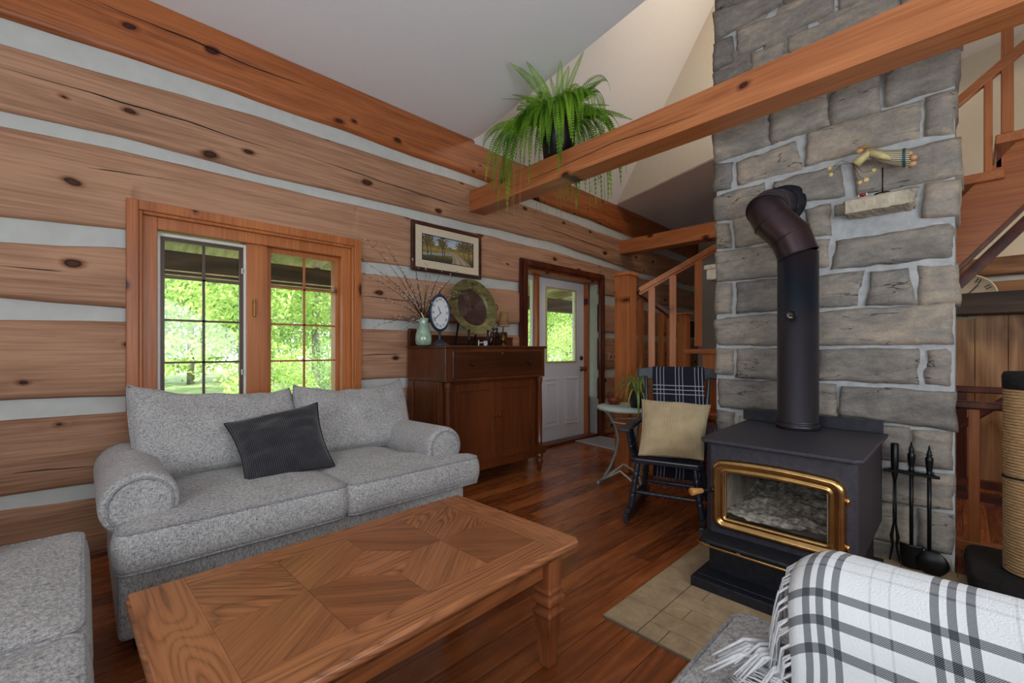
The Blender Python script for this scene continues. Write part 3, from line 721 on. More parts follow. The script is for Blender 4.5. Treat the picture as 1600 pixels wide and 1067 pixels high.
def foliage(mb, c, rx, ry, rz, n, size, rr):
    for i in range(n):
        # clumped shell of leaves
        a = rr.uniform(0, 2 * math.pi); b = math.acos(rr.uniform(-1, 1)); q = rr.uniform(0.45, 1.0) ** 0.5
        lump = 1 + 0.28 * fbm(math.cos(a) * 2.2 + c[0], math.sin(a) * 2.2, math.cos(b) * 2.5 + c[1], 2)
        p = Vector((c[0] + rx * q * lump * math.sin(b) * math.cos(a), c[1] + ry * q * lump * math.sin(b) * math.sin(a), c[2] + rz * q * lump * math.cos(b)))
        d = Vector((rr.gauss(0, 1), rr.gauss(0, 1), rr.gauss(0, .7))).normalized(); e = d.orthogonal().normalized()
        e = Matrix.Rotation(rr.uniform(0, 6.28), 3, d) @ e; f = d.cross(e); s = size * rr.uniform(.6, 1.2)
        mb.add([p - e * s, p + f * s * .45, p + e * s, p - f * s * .45], [(0, 1, 2, 3)])
def tree(name, label, cat, x, y, h, r, mat, n, size, seed, group=None, trunk_r=0.1, low=0.25):
    rr = random.Random(seed); t = thing(name, label, cat, (x, y, -0.5), group=group)
    n = int(n * 2.2); size *= .6
    mb = MB(); foliage(mb, (0, 0, h * (0.5 + low / 2)), r, r, h * (0.5 - low / 2), n, size, rr)
    for k in range(4): foliage(mb, (rr.uniform(-r, r) * .7, rr.uniform(-r, r) * .7, h * rr.uniform(low, .85)), r * .55, r * .55, r * .5, n // 7, size, rr)
    build(mb, 'leaves', mat, t, recalc=False)
    mb = MB(); pts = [(0.15 * fbm(k, seed, 1, 1), 0.15 * fbm(k, seed, 5, 1), h * .9 * k / 6) for k in range(7)]
    mb.tube(pts, [trunk_r * (1 - .12 * k) for k in range(7)], 8); build(mb, 'trunk', M['trunk'], t)
TR = [('bright yellow-green tree nearest the left window pane', 2.6, 11.5, 7.5, 2.3, 'leaf1', 3600, .13, .10), ('tall pale-trunked tree seen through the left casement', 4.6, 12.5, 8.5, 1.9, 'leaf1', 2600, .13, .13),
      ('dense mid-green tree at the far left behind the first tree', 0.9, 15.5, 9, 3.0, 'leaf2', 3200, .17, .14), ('round green tree behind the window mullion', 6.9, 15.5, 8.5, 2.9, 'leaf2', 3600, .16, .12),
      ('leafy tree seen through the right casement', 9.8, 15.0, 7.5, 2.7, 'leaf3', 3600, .14, .1), ('large green tree behind the right edge of the window', 12.8, 16.5, 9.0, 3.2, 'leaf2', 3600, .17, .13),
      ('green tree seen through the glass of the white door', 18.5, 14.5, 8.0, 3.0, 'leaf1', 4200, .14, .12), ('dark tree beyond the right side of the door glass', 22.5, 17.5, 9.5, 3.4, 'leaf2', 3600, .18, .13),
      ('broad tree standing between the window view and the door view', 15.5, 19.0, 10, 3.3, 'leaf2', 3200, .19, .13)]
for k, (lb, x, y, h, r, m_, n, s, tr_) in enumerate(TR): tree('tree', lb, 'tree', x, y, h, r, M[m_], n, s, 20 + k, 'trees outside the house', tr_)
for k in range(12):
    x = -3.5 + k * 3.6; tree('tree', 'green woodland tree in the far row behind the lawn', 'tree', x, 26 + 3 * fbm(k, 0, 0, 1), 12 + 3 * fbm(k, 5, 0, 1), 3.4, M['leaf2' if k % 2 else 'leaf1'], 2600, .26, 90 + k, 'far row of trees', .16, 0.05)
SH = [('pale flowering shrub low in the right casement', 7.6, 11.0, 2.9, 1.5, 'leaf3', 2600), ('low green shrub at the foot of the pale-trunked tree', 4.6, 10.0, 2.2, 1.1, 'leaf2', 1500), ('rounded shrub at the right edge of the window view', 9.8, 11.0, 2.8, 1.3, 'leaf3', 2000), ('small shrub low in the first left pane', 2.6, 9.2, 1.6, .8, 'leaf1', 1100), ('shrub low in the door glass', 13.5, 11.0, 2.6, 1.4, 'leaf1', 2200)]
for k, (lb, x, y, h, r, m_, n) in enumerate(SH): tree('shrub', lb, 'shrub', x, y, h, r, M[m_], n, .07, 60 + k, 'shrubs outside the house', .03, 0.0)
# ================================================================== CHIMNEY
CX = 3.18
chim = thing('stone_chimney', 'tall grey fieldstone chimney rising behind the black wood stove', 'chimney', (3.5, 0.62, 0))
mb = MB(); mb.box(CX + 0.022, 3.78, 0.03, 1.215, 0, 6.6); build(mb, 'mortar', M['mortar'], chim, world=True)
T = {1: (1100, 0, 4.446), 2: (1100, 220, 4.446), 3: (1100, 440, 4.446), 4: (1280, 0, 4.446), 5: (1280, 220, 4.446), 6: (1280, 440, 4.446), 7: (1360, 660, 4.106)}
def tp(k, x, y): a, b, s = T[k]; return (a + x / s, b + y / s)
ST = [  # tl tr br bl as (tile,x,y); edge flag l / r
 [(1, 58, -60), (1, 215, -125), (1, 215, -5), (1, 68, 70), 'l'],
 [(1, 60, 88), (1, 540, -110), (1, 540, 18), (1, 62, 285), 'l'],
 [(1, 225, 208), (1, 900, -72), (1, 895, 72), (1, 230, 392)],
 [(1, 57, 308), (1, 188, 255), (1, 196, 422), (1, 60, 492), 'l'],
 [(1, 52, 512), (1, 290, 420), (1, 292, 500), (1, 52, 600), 'l'],
 [(1, 330, 372), (1, 552, 285), (1, 530, 480), (1, 330, 560)],
 [(1, 588, 262), (1, 1350, -70), (1, 1350, 95), (1, 588, 420)],
 [(1, 940, -88), (1, 1300, -240), (1, 1300, -80), (1, 940, 60)],
 [(1, 565, -130), (1, 895, -270), (1, 895, -95), (1, 565, 10)],
 [(1, 1375, -80), (1, 1790, -250), (1, 1790, -60), (1, 1375, 100), 'r'],
 [(1, 1335, -255), (1, 1790, -440), (1, 1790, -270), (1, 1335, -100), 'r'],
 [(1, 55, 640), (1, 700, 390), (1, 700, 520), (1, 55, 790), 'l'],
 [(1, 740, 400), (1, 1300, 160), (1, 1300, 340), (1, 740, 560)],
 [(1, 1340, 150), (1, 1790, -30), (1, 1790, 140), (1, 1340, 320), 'r'],
 [(1, 48, 820), (1, 430, 690), (1, 458, 995), (1, 55, 1130), 'l'],
 [(1, 468, 690), (1, 830, 560), (1, 855, 858), (1, 468, 992)],
 [(4, 78, 560), (4, 418, 440), (4, 412, 772), (4, 85, 862)],
 [(4, 470, 480), (4, 965, 330), (4, 932, 578), (4, 462, 728), 'r'],
 [(2, 222, 148), (2, 630, 10), (2, 672, 190), (2, 235, 298)],
 [(2, 60, 166), (2, 188, 150), (2, 180, 325), (2, 48, 345), 'l'],
 [(4, -80, 925), (4, 702, 700), (4, 682, 945), (4, -95, 1145)],
 [(4, 752, 680), (4, 945, 615), (4, 930, 915), (4, 735, 930), 'r'],
 [(2, 58, 395), (2, 410, 290), (2, 440, 500), (2, 62, 555), 'l'],
 [(2, 487, 285), (2, 935, 165), (2, 970, 372), (2, 500, 450)],
 [(5, 238, 165), (5, 965, -28), (5, 995, 228), (5, 262, 370), 'r'],
 [(5, 118, 452), (5, 700, 320), (5, 650, 405), (5, 110, 512)],
 [(5, 742, 300), (5, 968, 270), (5, 960, 512), (5, 715, 522), 'r'],
 [(2, 700, 478), (2, 865, 435), (2, 870, 645), (2, 720, 660)],
 [(2, 210, 548), (2, 455, 490), (2, 480, 690), (2, 215, 736)],
 [(2, 65, 580), (2, 168, 580), (2, 187, 735), (2, 80, 747), 'l'],
 [(2, 70, 780), (2, 600, 705), (2, 600, 930), (2, 70, 975), 'l'],
 [(2, 640, 700), (2, 868, 690), (2, 850, 862), (2, 640, 890)],
 [(5, 120, 700), (5, 942, 572), (5, 930, 802), (5, 90, 888), 'r'],
 [(3, 68, 22), (3, 185, 15), (3, 188, 216), (3, 70, 222), 'l'],
 [(3, 230, 8), (3, 620, -30), (3, 620, 190), (3, 226, 212)],
 [(5, -150, 955), (5, 305, 905), (6, 252, 158), (6, -150, 192)],
 [(5, 360, 915), (5, 612, 892), (6, 648, 142), (6, 327, 160)],
 [(5, 703, 875), (5, 955, 850), (6, 965, 140), (6, 690, 160), 'r'],
 [(3, 55, 262), (3, 640, 215), (3, 640, 440), (3, 75, 436), 'l'],
 [(6, -130, 222), (6, 925, 152), (6, 922, 426), (6, -130, 440), 'r'],
 [(3, 80, 466), (3, 197, 470), (3, 192, 640), (3, 65, 636), 'l'],
 [(3, 235, 475), (3, 700, 462), (3, 700, 690), (3, 230, 666)],
 [(6, 5, 482), (6, 672, 465), (6, 676, 702), (6, -25, 680)],
 [(6, 750, 480), (6, 915, 470), (6, 912, 716), (6, 743, 702), 'r'],
 [(3, 90, 680), (3, 680, 705), (3, 680, 905), (3, 95, 872), 'l'],
 [(6, -90, 712), (6, 107, 720), (6, 107, 930), (6, -90, 925)],
 [(6, 155, 730), (6, 935, 770), (6, 945, 1035), (6, 138, 925), 'r'],
 [(3, 80, 893), (3, 200, 912), (3, 200, 1130), (3, 78, 1120), 'l'],
 [(3, 240, 935), (3, 700, 975), (3, 700, 1180), (3, 240, 1140)],
 [(7, -170, -5), (7, 245, 42), (7, 240, 252), (7, -170, 215)],
 [(7, 270, 55), (7, 522, 70), (7, 522, 305), (7, 265, 272), 'r'],
 [(7, -180, 285), (7, 530, 340), (7, 525, 562), (7, -180, 470), 'r'],
 [(7, -180, 500), (7, 270, 548), (7, 272, 790), (7, -180, 700)],
 [(7, 320, 572), (7, 525, 600), (7, 520, 852), (7, 315, 800), 'r'],
 [(7, -180, 740), (7, 362, 848), (7, 380, 1040), (7, -180, 900)],
 [(7, 400, 862), (7, 512, 890), (7, 505, 1060), (7, 400, 1010), 'r']]
mb = MB(); rr = random.Random(3)
def stone(mb, cs, edge, k):
    """cs: 4 points (y,z) tl,tr,br,bl on the face plane"""
    w = (abs(cs[0][0] - cs[1][0]) + abs(cs[3][0] - cs[2][0])) / 2; h = (abs(cs[0][1] - cs[3][1]) + abs(cs[1][1] - cs[2][1])) / 2
    nu = max(4, int(w / 0.022)); nv = max(4, int(h / 0.018)); tint = rr.uniform(0, 1)
    proud = rr.uniform(0.0, 0.02); depth = 0.10
    if k >= 200: proud = -0.016
    def P(a, b):
        y = lerp(lerp(cs[0][0], cs[1][0], a), lerp(cs[3][0], cs[2][0], a), b); z = lerp(lerp(cs[0][1], cs[1][1], a), lerp(cs[3][1], cs[2][1], a), b)
        ea = min(a, 1 - a) * w; eb = min(b, 1 - b) * h; rim = min(ea, eb)
        jag = 0.011 * fbm(y * 11 + k, z * 11, k * 3.1, 3)
        if rim < 0.012: y += jag; z += jag * .8
        x = CX - proud - 0.004 * 0 + 0.016 * fbm(y * 5, z * 9 + k, k, 3) + 0.008 * fbm(y * 3, z * 30, k, 3)
        if rim < 0.02: x += 0.018 * (1 - rim / 0.02) ** 2
        if (edge == 'r' and a > 0.99) or (edge == 'l' and a < 0.01): x += 0.012
        return Vector((x, y, z))
    vs = []; fs = []
    for i in range(nu + 1):
        for j in range(nv + 1): vs.append(P(i / nu, j / nv))
    for i in range(nu):
        for j in range(nv): fs.append((i * (nv + 1) + j, (i + 1) * (nv + 1) + j, (i + 1) * (nv + 1) + j + 1, i * (nv + 1) + j + 1))
    ring = [i * (nv + 1) for i in range(nu)] + [nu * (nv + 1) + j for j in range(nv)] + [i * (nv + 1) + nv for i in range(nu, 0, -1)] + [j for j in range(nv, 0, -1)]
    o = len(vs); dr = 0.32 if edge == 'r' else (0.3 if edge == 'l' else 0.06)
    for r_ in ring: p = vs[r_]; vs.append(Vector((CX + dr, p.y, p.z)))
    n = len(ring)
    for q in range(n): q2 = (q + 1) % n; fs.append((ring[q], ring[q2], o + q2, o + q))
    mb.add(vs, fs, smooth=True, tint=tint)
for k, s in enumerate(ST):
    pts = [onX(*tp(*c), CX) for c in s[:4]]; e = e_ = s[4] if len(s) > 4 else ''
    g_ = .006
    cs = [(pts[0].y + g_ * (e_ != 'l'), pts[0].z + g_), (pts[1].y - g_, pts[1].z + g_), (pts[2].y - g_, pts[2].z - g_), (pts[3].y + g_ * (e_ != 'l'), pts[3].z - g_)]
    # corner stones wrap round the arris
    if e == 'l': cs[0] = (cs[0][0], cs[0][1]); cs = [cs[0], cs[1], cs[2], cs[3]]
    stone(mb, cs, e, k)
# hidden courses low behind the stove and stones above the picture, rough coursing
def course(z0, z1, y0, y1, k0):
    y = y0; k = k0
    while y > y1 + .05:
        w = rr.uniform(.22, .46); yb = max(y1, y - w)
        if yb - y1 < .12: yb = y1
        stone(mb, [(y, z1), (yb + .02, z1), (yb + .02, z0), (y, z0)], 'l' if y == y0 else ('r' if yb == y1 else ''), k); y = yb - .005; k += 1
for i, z in enumerate((0.02, 0.22, 0.41)): course(z, z + .17, 1.225, 0.55, 70 + i * 5)
for i, z in enumerate((3.02, 3.235, 3.45, 3.665)): course(z, z + .19, 1.215, 0.015, 200 + i * 6)
z = 3.88; i = 0
while z < 6.4: course(z, z + .19, 1.225, 0.005, 100 + i * 6); z += .215; i += 1
build(mb, 'stonework', M['stone'], chim, world=True)
# stub of stone on the left side, and the tan ledge that carries the angel
mb = MB()
c = at(1105, 412, 3.1)
pts = [onX(1308, 348, 3.16), onX(1440, 318, 3.16), onX(1437, 330, 3.16), onX(1312, 358, 3.16)]
LY0, LY1 = pts[0].y, pts[1].y; LZ = (pts[0].z + pts[1].z) / 2
LY0 = onX(1316, 345, 3.03).y; LY1 = onX(1428, 320, 3.08).y; LZ = 1.975
def ledge(a, b):
    y = lerp(LY0, LY1, a); ang = b * 2 * math.pi
    x = 3.12 + 0.10 * max(-1, min(1, 2.6 * math.cos(ang))) ; z = LZ - .035 + 0.035 * max(-1, min(1, 2.6 * math.sin(ang)))
    q = 0.008 * fbm(y * 22, math.cos(ang) * 3, math.sin(ang) * 3, 3)
    s = min(1, min(a, 1 - a) * 9 + .6)
    return Vector((3.12 + (x - 3.12) * s + q, y + q, LZ - .035 + (z - LZ + .035) * s + q))
mb.grid(ledge, 40, 32, uv=False, smooth=False); mb.add([ledge(0, j / 32) for j in range(32)], [tuple(range(32))]); mb.add([ledge(1, j / 32) for j in range(32)], [tuple(range(32))])
build(mb, 'stone_ledge', M['rock_tan'], chim, world=True)
mb = MB()
for zc, th, dx in ((1.745, .035, .0), (1.69, .075, -.02)):
    mb.box(3.20, 3.34, 1.21, 1.31 + dx, zc - th / 2, zc + th / 2)
build(mb, 'side_ledge', M['rock_tan'], chim, world=True, bevel=0.012)

# --- hearth
hp = dict(x0=1.60, x1=3.20, y0=-0.05, y1=1.085)
t = thing('hearth_pad', 'tan brick hearth pad flush with the floor under the wood stove', 'hearth', (2.4, 0.5, 0))
mb = MB(); mb.box(hp['x0'], hp['x1'], hp['y0'], hp['y1'], 0.0, 0.006); build(mb, 'grout', M['grout'], t, world=True)
mb = MB(); g = 0.004
y = hp['y1']
bw = .165
x = hp['x0'] + .004
# soldier border along the left edge, basket-weave field
k = 0
while x < hp['x1'] - .02:
    x2 = min(hp['x1'], x + .205); mb.box(x + g / 2, x2 - g / 2, y - bw + g, y - g / 2, 0.004, 0.0105); x = x2; k += 1
yy = y - bw; r0 = 0
xx = hp['x0'] + .004
while xx < hp['x1'] - .02:
    x2 = min(hp['x1'], xx + .1025); y2 = yy; L = [.09, .30][r0 % 2] if r0 % 2 == 0 else .30
    first = True
    while y2 > hp['y0'] + .01:
        w = L if first else .30; first = False; y3 = max(hp['y0'], y2 - w)
        mb.box(xx + g / 2, x2 - g / 2, y3 + g / 2, y2 - g / 2, 0.004, 0.0105); y2 = y3
    xx = x2; r0 += 1
build(mb, 'tiles', M['tile'], t, world=True)

# ================================================================== WOOD STOVE
sx0, sx1, sy0, sy1 = 2.215, 3.045, 0.275, 0.935
t = thing('wood_stove', 'black steel wood stove with gold-framed glass door on the tan hearth', 'wood stove', (2.62, 0.6, 0.0105))
cy = (sy0 + sy1) / 2
def chamf(y0, y1, x0, x1, c): return [(x0 + c, y0), (x0, y0 + c), (x0, y1 - c), (x0 + c, y1), (x1, y1), (x1, y0)]
bx = 2.245
DY0, DY1, DZ0, DZ1 = 0.335, 0.865, 0.285, 0.61      # door outer
# body as a shell with an open firebox
mb = MB()
by0, by1 = 0.30, 0.91
mb.box(bx, bx + .02, by0 + .03, DY0 + .05, 0.25, 0.69); mb.box(bx, bx + .02, DY1 - .05, by1 - .03, 0.25, 0.69); mb.box(bx, bx + .02, DY0 + .05, DY1 - .05, 0.25, 0.33); mb.box(bx, bx + .02, DY0 + .05, DY1 - .05, 0.575, 0.69)
mb.prism([(bx, by0 + .03), (bx + .03, by0), (3.02, by0), (3.02, by0 + .02), (bx + .03, by0 + .03)], 0.25, 0.69)
mb.prism([(bx, by1 - .03), (bx + .03, by1), (3.02, by1), (3.02, by1 - .02), (bx + .03, by1 - .03)], 0.25, 0.69)
mb.box(3.0, 3.02, by0, by1, .25, .69); mb.box(bx + .02, 3.0, by0 + .02, by1 - .02, .25, .265); mb.box(bx + .02, 3.0, by0 + .02, by1 - .02, .67, .69)
body = build(mb, 'body', M['stove'], t, world=True)
mb = MB(); mb.box(2.30, 2.97, by0 + .05, by1 - .05, .27, .30); mb.box(2.95, 2.97, by0 + .05, by1 - .05, .30, .64); mb.box(2.30, 2.95, by0 + .05, by0 + .07, .30, .64); mb.box(2.30, 2.95, by1 - .07, by1 - .05, .30, .64)
build(mb, 'firebrick_lining', M['firebrick'], t, world=True)
mb = MB(); mb.box(2.85, 2.95, .48, .58, .36, .58); build(mb, 'firebox_back_plate', M['soot'], t, world=True)
mb = MB()
def ashf(a, b):
    x = lerp(2.30, 2.95, a); y = lerp(by0 + .06, by1 - .06, b)
    return Vector((x, y, .335 + .055 * a + .03 * fbm(x * 5, y * 5, 1, 3) + .012 * fbm(x * 30, y * 30, 4, 2)))
mb.grid(ashf, 50, 50, uv=False); build(mb, 'ash_bed', M['ash'], t, world=True)
mb = MB(); mb.prism([(2.215, sy0 + .03), (2.245, sy0), (sx1, sy0), (sx1, sy1 + .03), (2.26, sy1), (2.215, sy1 - .03)][::1], 0.69, 0.708); 
build(mb, 'top_plate', M['stove'], t, world=True, bevel=0.006, seg=3)
mb = MB(); mb.box(3.03, 3.045, 0.295, 0.985, 0.708, 0.768); mb.box(3.03, 3.10, 0.295, 0.985, 0.765, 0.771); build(mb, 'heat_shield', M['stove_dark'], t, world=True, bevel=0.002)
# door frame: rounded gold ring with arched top
def ringpts(y0, y1, z0, z1, r, arch, n=8):
    out = []
    for (cy_, cz_, a0) in ((y0 + r, z0 + r, 180), (y1 - r, z0 + r, 270), (y1 - r, z1 - r, 0), (y0 + r, z1 - r, 90)):
        for k in range(n + 1):
            a = math.radians(a0 + 90 * k / n); out.append([cy_ + r * math.cos(a), cz_ + r * math.sin(a)])
        if a0 == 0:
            for k in range(1, 14): out.append([lerp(y1 - r, y0 + r, k / 14), z1])
    ym = (y0 + y1) / 2; hw = (y1 - y0) / 2
    for p in out:
        if p[1] > (z0 + z1) / 2: p[1] += arch * (1 - ((p[0] - ym) / hw) ** 2)
    return out
def ring_loft(mb, rings):   # rings: list of (pts, x)
    n = len(rings[0][0]); vs = [Vector((x, p[0], p[1])) for pts, x in rings for p in pts]; fs = []
    for i in range(len(rings) - 1):
        for k in range(n): k2 = (k + 1) % n; fs.append((i * n + k, i * n + k2, (i + 1) * n + k2, (i + 1) * n + k))
    mb.add(vs, fs, smooth=True)
prof = [(0, bx), (0, bx - .022), (.006, bx - .032), (.016, bx - .036), (.028, bx - .032), (.036, bx - .022), (.040, bx - .022), (.046, bx - .028), (.054, bx - .028), (.060, bx - .018), (.062, bx)]
mb = MB(); ring_loft(mb, [(ringpts(DY0 + o, DY1 - o, DZ0 + o * .9, DZ1 - o * .9, max(.008, .045 - o * .55), .016 * (1 - o * 8 if o < .1 else .2)), x) for o, x in prof])
dr = build(mb, 'door', M['brass'], t, world=True)
mb = MB(); gp = ringpts(DY0 + .056, DY1 - .056, DZ0 + .05, DZ1 - .05, .01, .008)
mb.add([Vector((bx - .012, p[0], p[1])) for p in gp], [tuple(range(len(gp)))]); build(mb, 'glass', M['stove_glass'], dr, world=True)
mb = MB(); ring_loft(mb, [(gp, bx - .010), ([[lerp(p[0], .6, .03), lerp(p[1], .447, .03)] for p in gp], bx - .016)]); build(mb, 'gasket', M['white_bits'], dr, world=True)
for z in (.34, .53): mb = MB(); mb.tube([(bx - .012, DY0 - .006, z - .014), (bx - .012, DY0 - .006, z + .014)], .008, 10); build(mb, 'hinge', M['brass'], dr, world=True)
mb = MB(); hb = Vector((bx - .03, DY1 - .004, .465)); he = onX(1082, 768, 2.10)
mb.ball(hb, .014); mb.tube([hb, hb.lerp(he, .35), hb.lerp(he, .6)], [.008, .006, .006], 8); hd = build(mb, 'handle_rod', M['iron'], dr, world=True)
mb = MB(); a = hb.lerp(he, .5); b = hb.lerp(he, 1.08); mb.tube([a, a.lerp(b, .05), a.lerp(b, .5), a.lerp(b, .95), b], [.008, .012, .015, .019, .016], 14); build(mb, 'handle_grip', M['oak_handle'], dr, world=True)
# ash shelf with brass lip
mb = MB()
shp = [(bx + .02, by1), (bx - .03, by1), (2.125, by1 - .03), (2.115, by1 - .06), (2.115, by0 + .06), (2.125, by0 + .03), (bx - .03, by0), (bx + .02, by0)]
mb.prism([(x, y) for x, y in shp], 0.232, 0.250); sh = build(mb, 'ash_shelf', M['stove_dark'], t, world=True, bevel=0.006)
mb = MB(); mb.tube([(bx, by1 + .002, .226), (bx - .03, by1 + .003, .226)] + [(2.135, by1 - .012, .226), (2.118, by1 - .028, .226), (2.110, by1 - .06, .226), (2.110, by0 + .06, .226), (2.120, by0 + .02, .226), (bx - .03, by0, .226)], .0055, 8); build(mb, 'brass_lip', M['brass'], t, world=True)
# pedestal with ash drawer, on a plinth
mb = MB(); mb.box(2.235, 2.95, .325, .885, .06, .232); ped = build(mb, 'pedestal', M['stove_dark'], t, world=True, bevel=0.004)
mb = MB(); mb.prism([(.36, .205), (.37, .178), (.84, .178), (.85, .205)], 2.218, 2.236, 'x'); build(mb, 'drawer_front', M['stove_dark'], t, world=True, bevel=0.004)
mb = MB(); mb.ball((2.212, .74, .19), .009); build(mb, 'drawer_knob', M['white_bits'], t, world=True)
mb = MB(); mb.box(2.11, 3.0, .29, .925, .0105, .058); mb.box(2.145, 2.98, .31, .905, .058, .066); build(mb, 'plinth', M['stove_dark'], t, world=True, bevel=0.005)

# --- stove pipe
t = thing('stove_pipe', 'black stove pipe rising from the stove and elbowing into the chimney', 'stove pipe', (2.90, 0.655, 0.708))
r = .1
mb = MB(); mb.lathe([(r + .008, .708), (r + .008, .735), (r + .002, .737), (r + .002, .745), (r + .005, .748), (r, .752), (r, 1.70)], (2.90, .655, 0), 40); build(mb, 'flue_pipe', M['pipe'], t, world=True)
path = [Vector((2.90, .655, 1.695)), Vector((2.90, .655, 1.735)), Vector((2.885, .70, 1.82)), Vector((2.865, .775, 1.93)), Vector((2.86, .83, 2.005))]
mb = MB()
def gore(p, q, r, n=40):
    mb.tube([p, q], [r, r], n, caps=False)
def ringbead(c, d, r):
    d = d.normalized(); x = d.orthogonal().normalized(); y = d.cross(x)
    mb.tube([c + x * r * math.cos(a) + y * r * math.sin(a) for a in [2 * math.pi * k / 36 for k in range(36)]], .0045, 6, closed=True)
P0 = Vector((2.90, .655, 1.69)); P1 = Vector((2.893, .69, 1.80)); P2 = Vector((2.875, .775, 1.90)); P3 = Vector((2.885, .808, 1.97)); P5 = onX(1224, 321, 3.19); P4 = P3.lerp(P5, .35) + Vector((0, .012, .012))
def elbow_shell(ps, rs):
    # mitred gores: a ring at every joint, lying in the bisecting plane
    rings = []
    for i, p in enumerate(ps):
        a = (p - ps[i - 1]).normalized() if i else (ps[1] - p).normalized(); b = (ps[i + 1] - p).normalized() if i < len(ps) - 1 else a
        rings.append((p, (a + b).normalized(), 1 / max(.6, math.cos(a.angle(b) / 2)), (a - b)))
    n = 40; vs = []; fs = []; prev = None
    for (p, d, st, bend), r_ in zip(rings, rs):
        x = (prev - d * prev.dot(d)).normalized() if prev else Vector((0, 1, 0)) - d * d.y; x = x.normalized(); prev = x; y = d.cross(x)
        bn = (bend - d * bend.dot(d)); 
        for k in range(n):
            a = 2 * math.pi * k / n; o = x * math.cos(a) + y * math.sin(a)
            if bn.length > 1e-4: bb = bn.normalized(); o = o + bb * o.dot(bb) * (st - 1)
            vs.append(p + o * r_)
    m = len(rings)
    for i in range(m - 1):
        for k in range(n): k2 = (k + 1) % n; fs.append((i * n + k, i * n + k2, (i + 1) * n + k2, (i + 1) * n + k))
    mb.add(vs, fs, smooth=True)
    for i in range(m):
        mb.tube([vs[i * n + k] for k in range(n)], .0045, 6, closed=True)
elbow_shell([P0, P1, P2, P3, P4, P5], [r + .002] * 6)
build(mb, 'elbow', M['pipe'], t, world=True)
mb = MB(); mb.lathe([(r + .03, 3.175), (r + .03, 3.165), (r + .005, 3.155), (r + .003, 3.12)], (0, P5.y, P5.z), 32, 'x'); build(mb, 'wall_collar', M['stove_dark'], t, world=True)
gc = onX(1237, 492, 2.80); gd = Vector((2.9 - gc.x, .655 - gc.y, 0)).normalized(); gc = Vector((2.90, .655, gc.z)) - gd * (r + .001)
mb = MB(); o = len(mb.v); mb.lathe([(.026, 0), (.026, .006), (.022, .008), (.021, .004), (.0, .004)], (0, 0, 0), 24, 'x'); mb.lathe([(.003, .003), (.003, .010), (.0, .012)], (0, 0, 0), 8, 'x')
mb.xf(Matrix.Translation(gc) @ Matrix.Rotation(math.atan2(-gd.y, -gd.x), 4, 'Z')); tm = build(mb, 'flue_thermometer', M['stove_dark'], t, world=True)
mb = MB(); mb.box(0.0062, 0.0075, -.012, .006, -.016, -.012); mb.box(.0062, .0075, -.018, -.012, -.008, -.005); mb.box(.0062, .0075, -.003, .003, -.003, .003)
mb.xf(Matrix.Translation(gc) @ Matrix.Rotation(math.atan2(-gd.y, -gd.x), 4, 'Z')); build(mb, 'dial_mark', M['star'], tm, world=True)

# --- fire tools on a wall rack
X = 3.09
t = thing('fire_tool_rack', 'black wrought-iron rail on the chimney holding three fire tools', 'tool rack', tuple(onX(1428, 743, X + .04)))
a = onX(1388, 733, X + .02); b = onX(1462, 745, X + .02)
mb = MB(); mb.bar(a, b, .012, .018)
for u, v in ((1392, 735), (1424, 740), (1456, 745)):
    p = onX(u, v, X + .0); mb.bar(p + Vector((.0, .03, 0)), p + Vector((0, -.03, 0)), .03, .012); mb.bar(p, p + Vector((.10, 0, 0)), .012, .012)
build(mb, 'rail', M['iron'], t, world=True, bevel=.002)
def tool(u, vt, vb, kind, label):
    p = onX(u, vt, X); q = onX(u, vb, X); q.z = max(q.z, .03); q.y = p.y
    name = {'tongs': 'fireplace_tongs', 'shovel': 'ash_shovel', 'brush': 'hearth_scoop'}[kind]
    t = thing(name, label, 'fire tool', (X, p.y, q.z), group='fire tools on the rack')
    L = p.z - q.z
    mb = MB()
    if kind == 'tongs':
        mb.lathe([(.012, p.z), (.017, p.z - .005), (.016, p.z - .12), (.013, p.z - .165), (.006, p.z - .21)], (X, p.y, 0), 12); build(mb, 'handle', M['iron'], t, world=True)
        mb = MB()
        for s in (-1, 1): mb.tube([(X, p.y + s * .003, p.z - .2), (X, p.y + s * .005, p.z - .35), (X, p.y + s * .004, q.z + .2), (X, p.y + s * .013, q.z + .13), (X, p.y + s * .008, q.z + .08), (X, p.y + s * .02, q.z)], [.004, .004, .005, .008, .006, .004], 8)
        mb.ball((X, p.y, p.z - .36), .009); build(mb, 'tong_arms', M['iron'], t, world=True)
    else:
        mb.lathe([(.002, p.z), (.007, p.z - .03), (.011, p.z - .035), (.008, p.z - .042), (.013, p.z - .048), (.009, p.z - .055), (.016, p.z - .065), (.016, p.z - .08), (.013, p.z - .12), (.010, p.z - .14), (.014, p.z - .146), (.008, p.z - .155)], (X, p.y, 0), 12); build(mb, 'handle', M['iron'], t, world=True)
        mb = MB(); mb.tube([(X, p.y, p.z - .15), (X, p.y, q.z + .1)], .0085, 10); build(mb, 'shaft', M['iron'], t, world=True)
        mb = MB()
        if kind == 'shovel':
            def sf(a_, b_): y = (a_ - .5) * .09; z = q.z + .11 - b_ * .13; return Vector((X - .012 * (1 - (2 * a_ - 1) ** 2) - .005 + .02 * b_, p.y + y * (1 - .25 * b_ ** 3), z))
        else:
            def sf(a_, b_): ang = a_ * math.pi; rr_ = .062 * math.sin(math.pi * (.12 + .8 * b_)) ; return Vector((X - .02 * math.sin(ang) * math.sin(math.pi * b_) - .005, p.y - .012 + rr_ * math.cos(ang), q.z + .10 - .13 * b_))
        mb.grid(sf, 12, 12, uv=False); build(mb, 'blade', M['iron'], t, world=True, solid=.004)
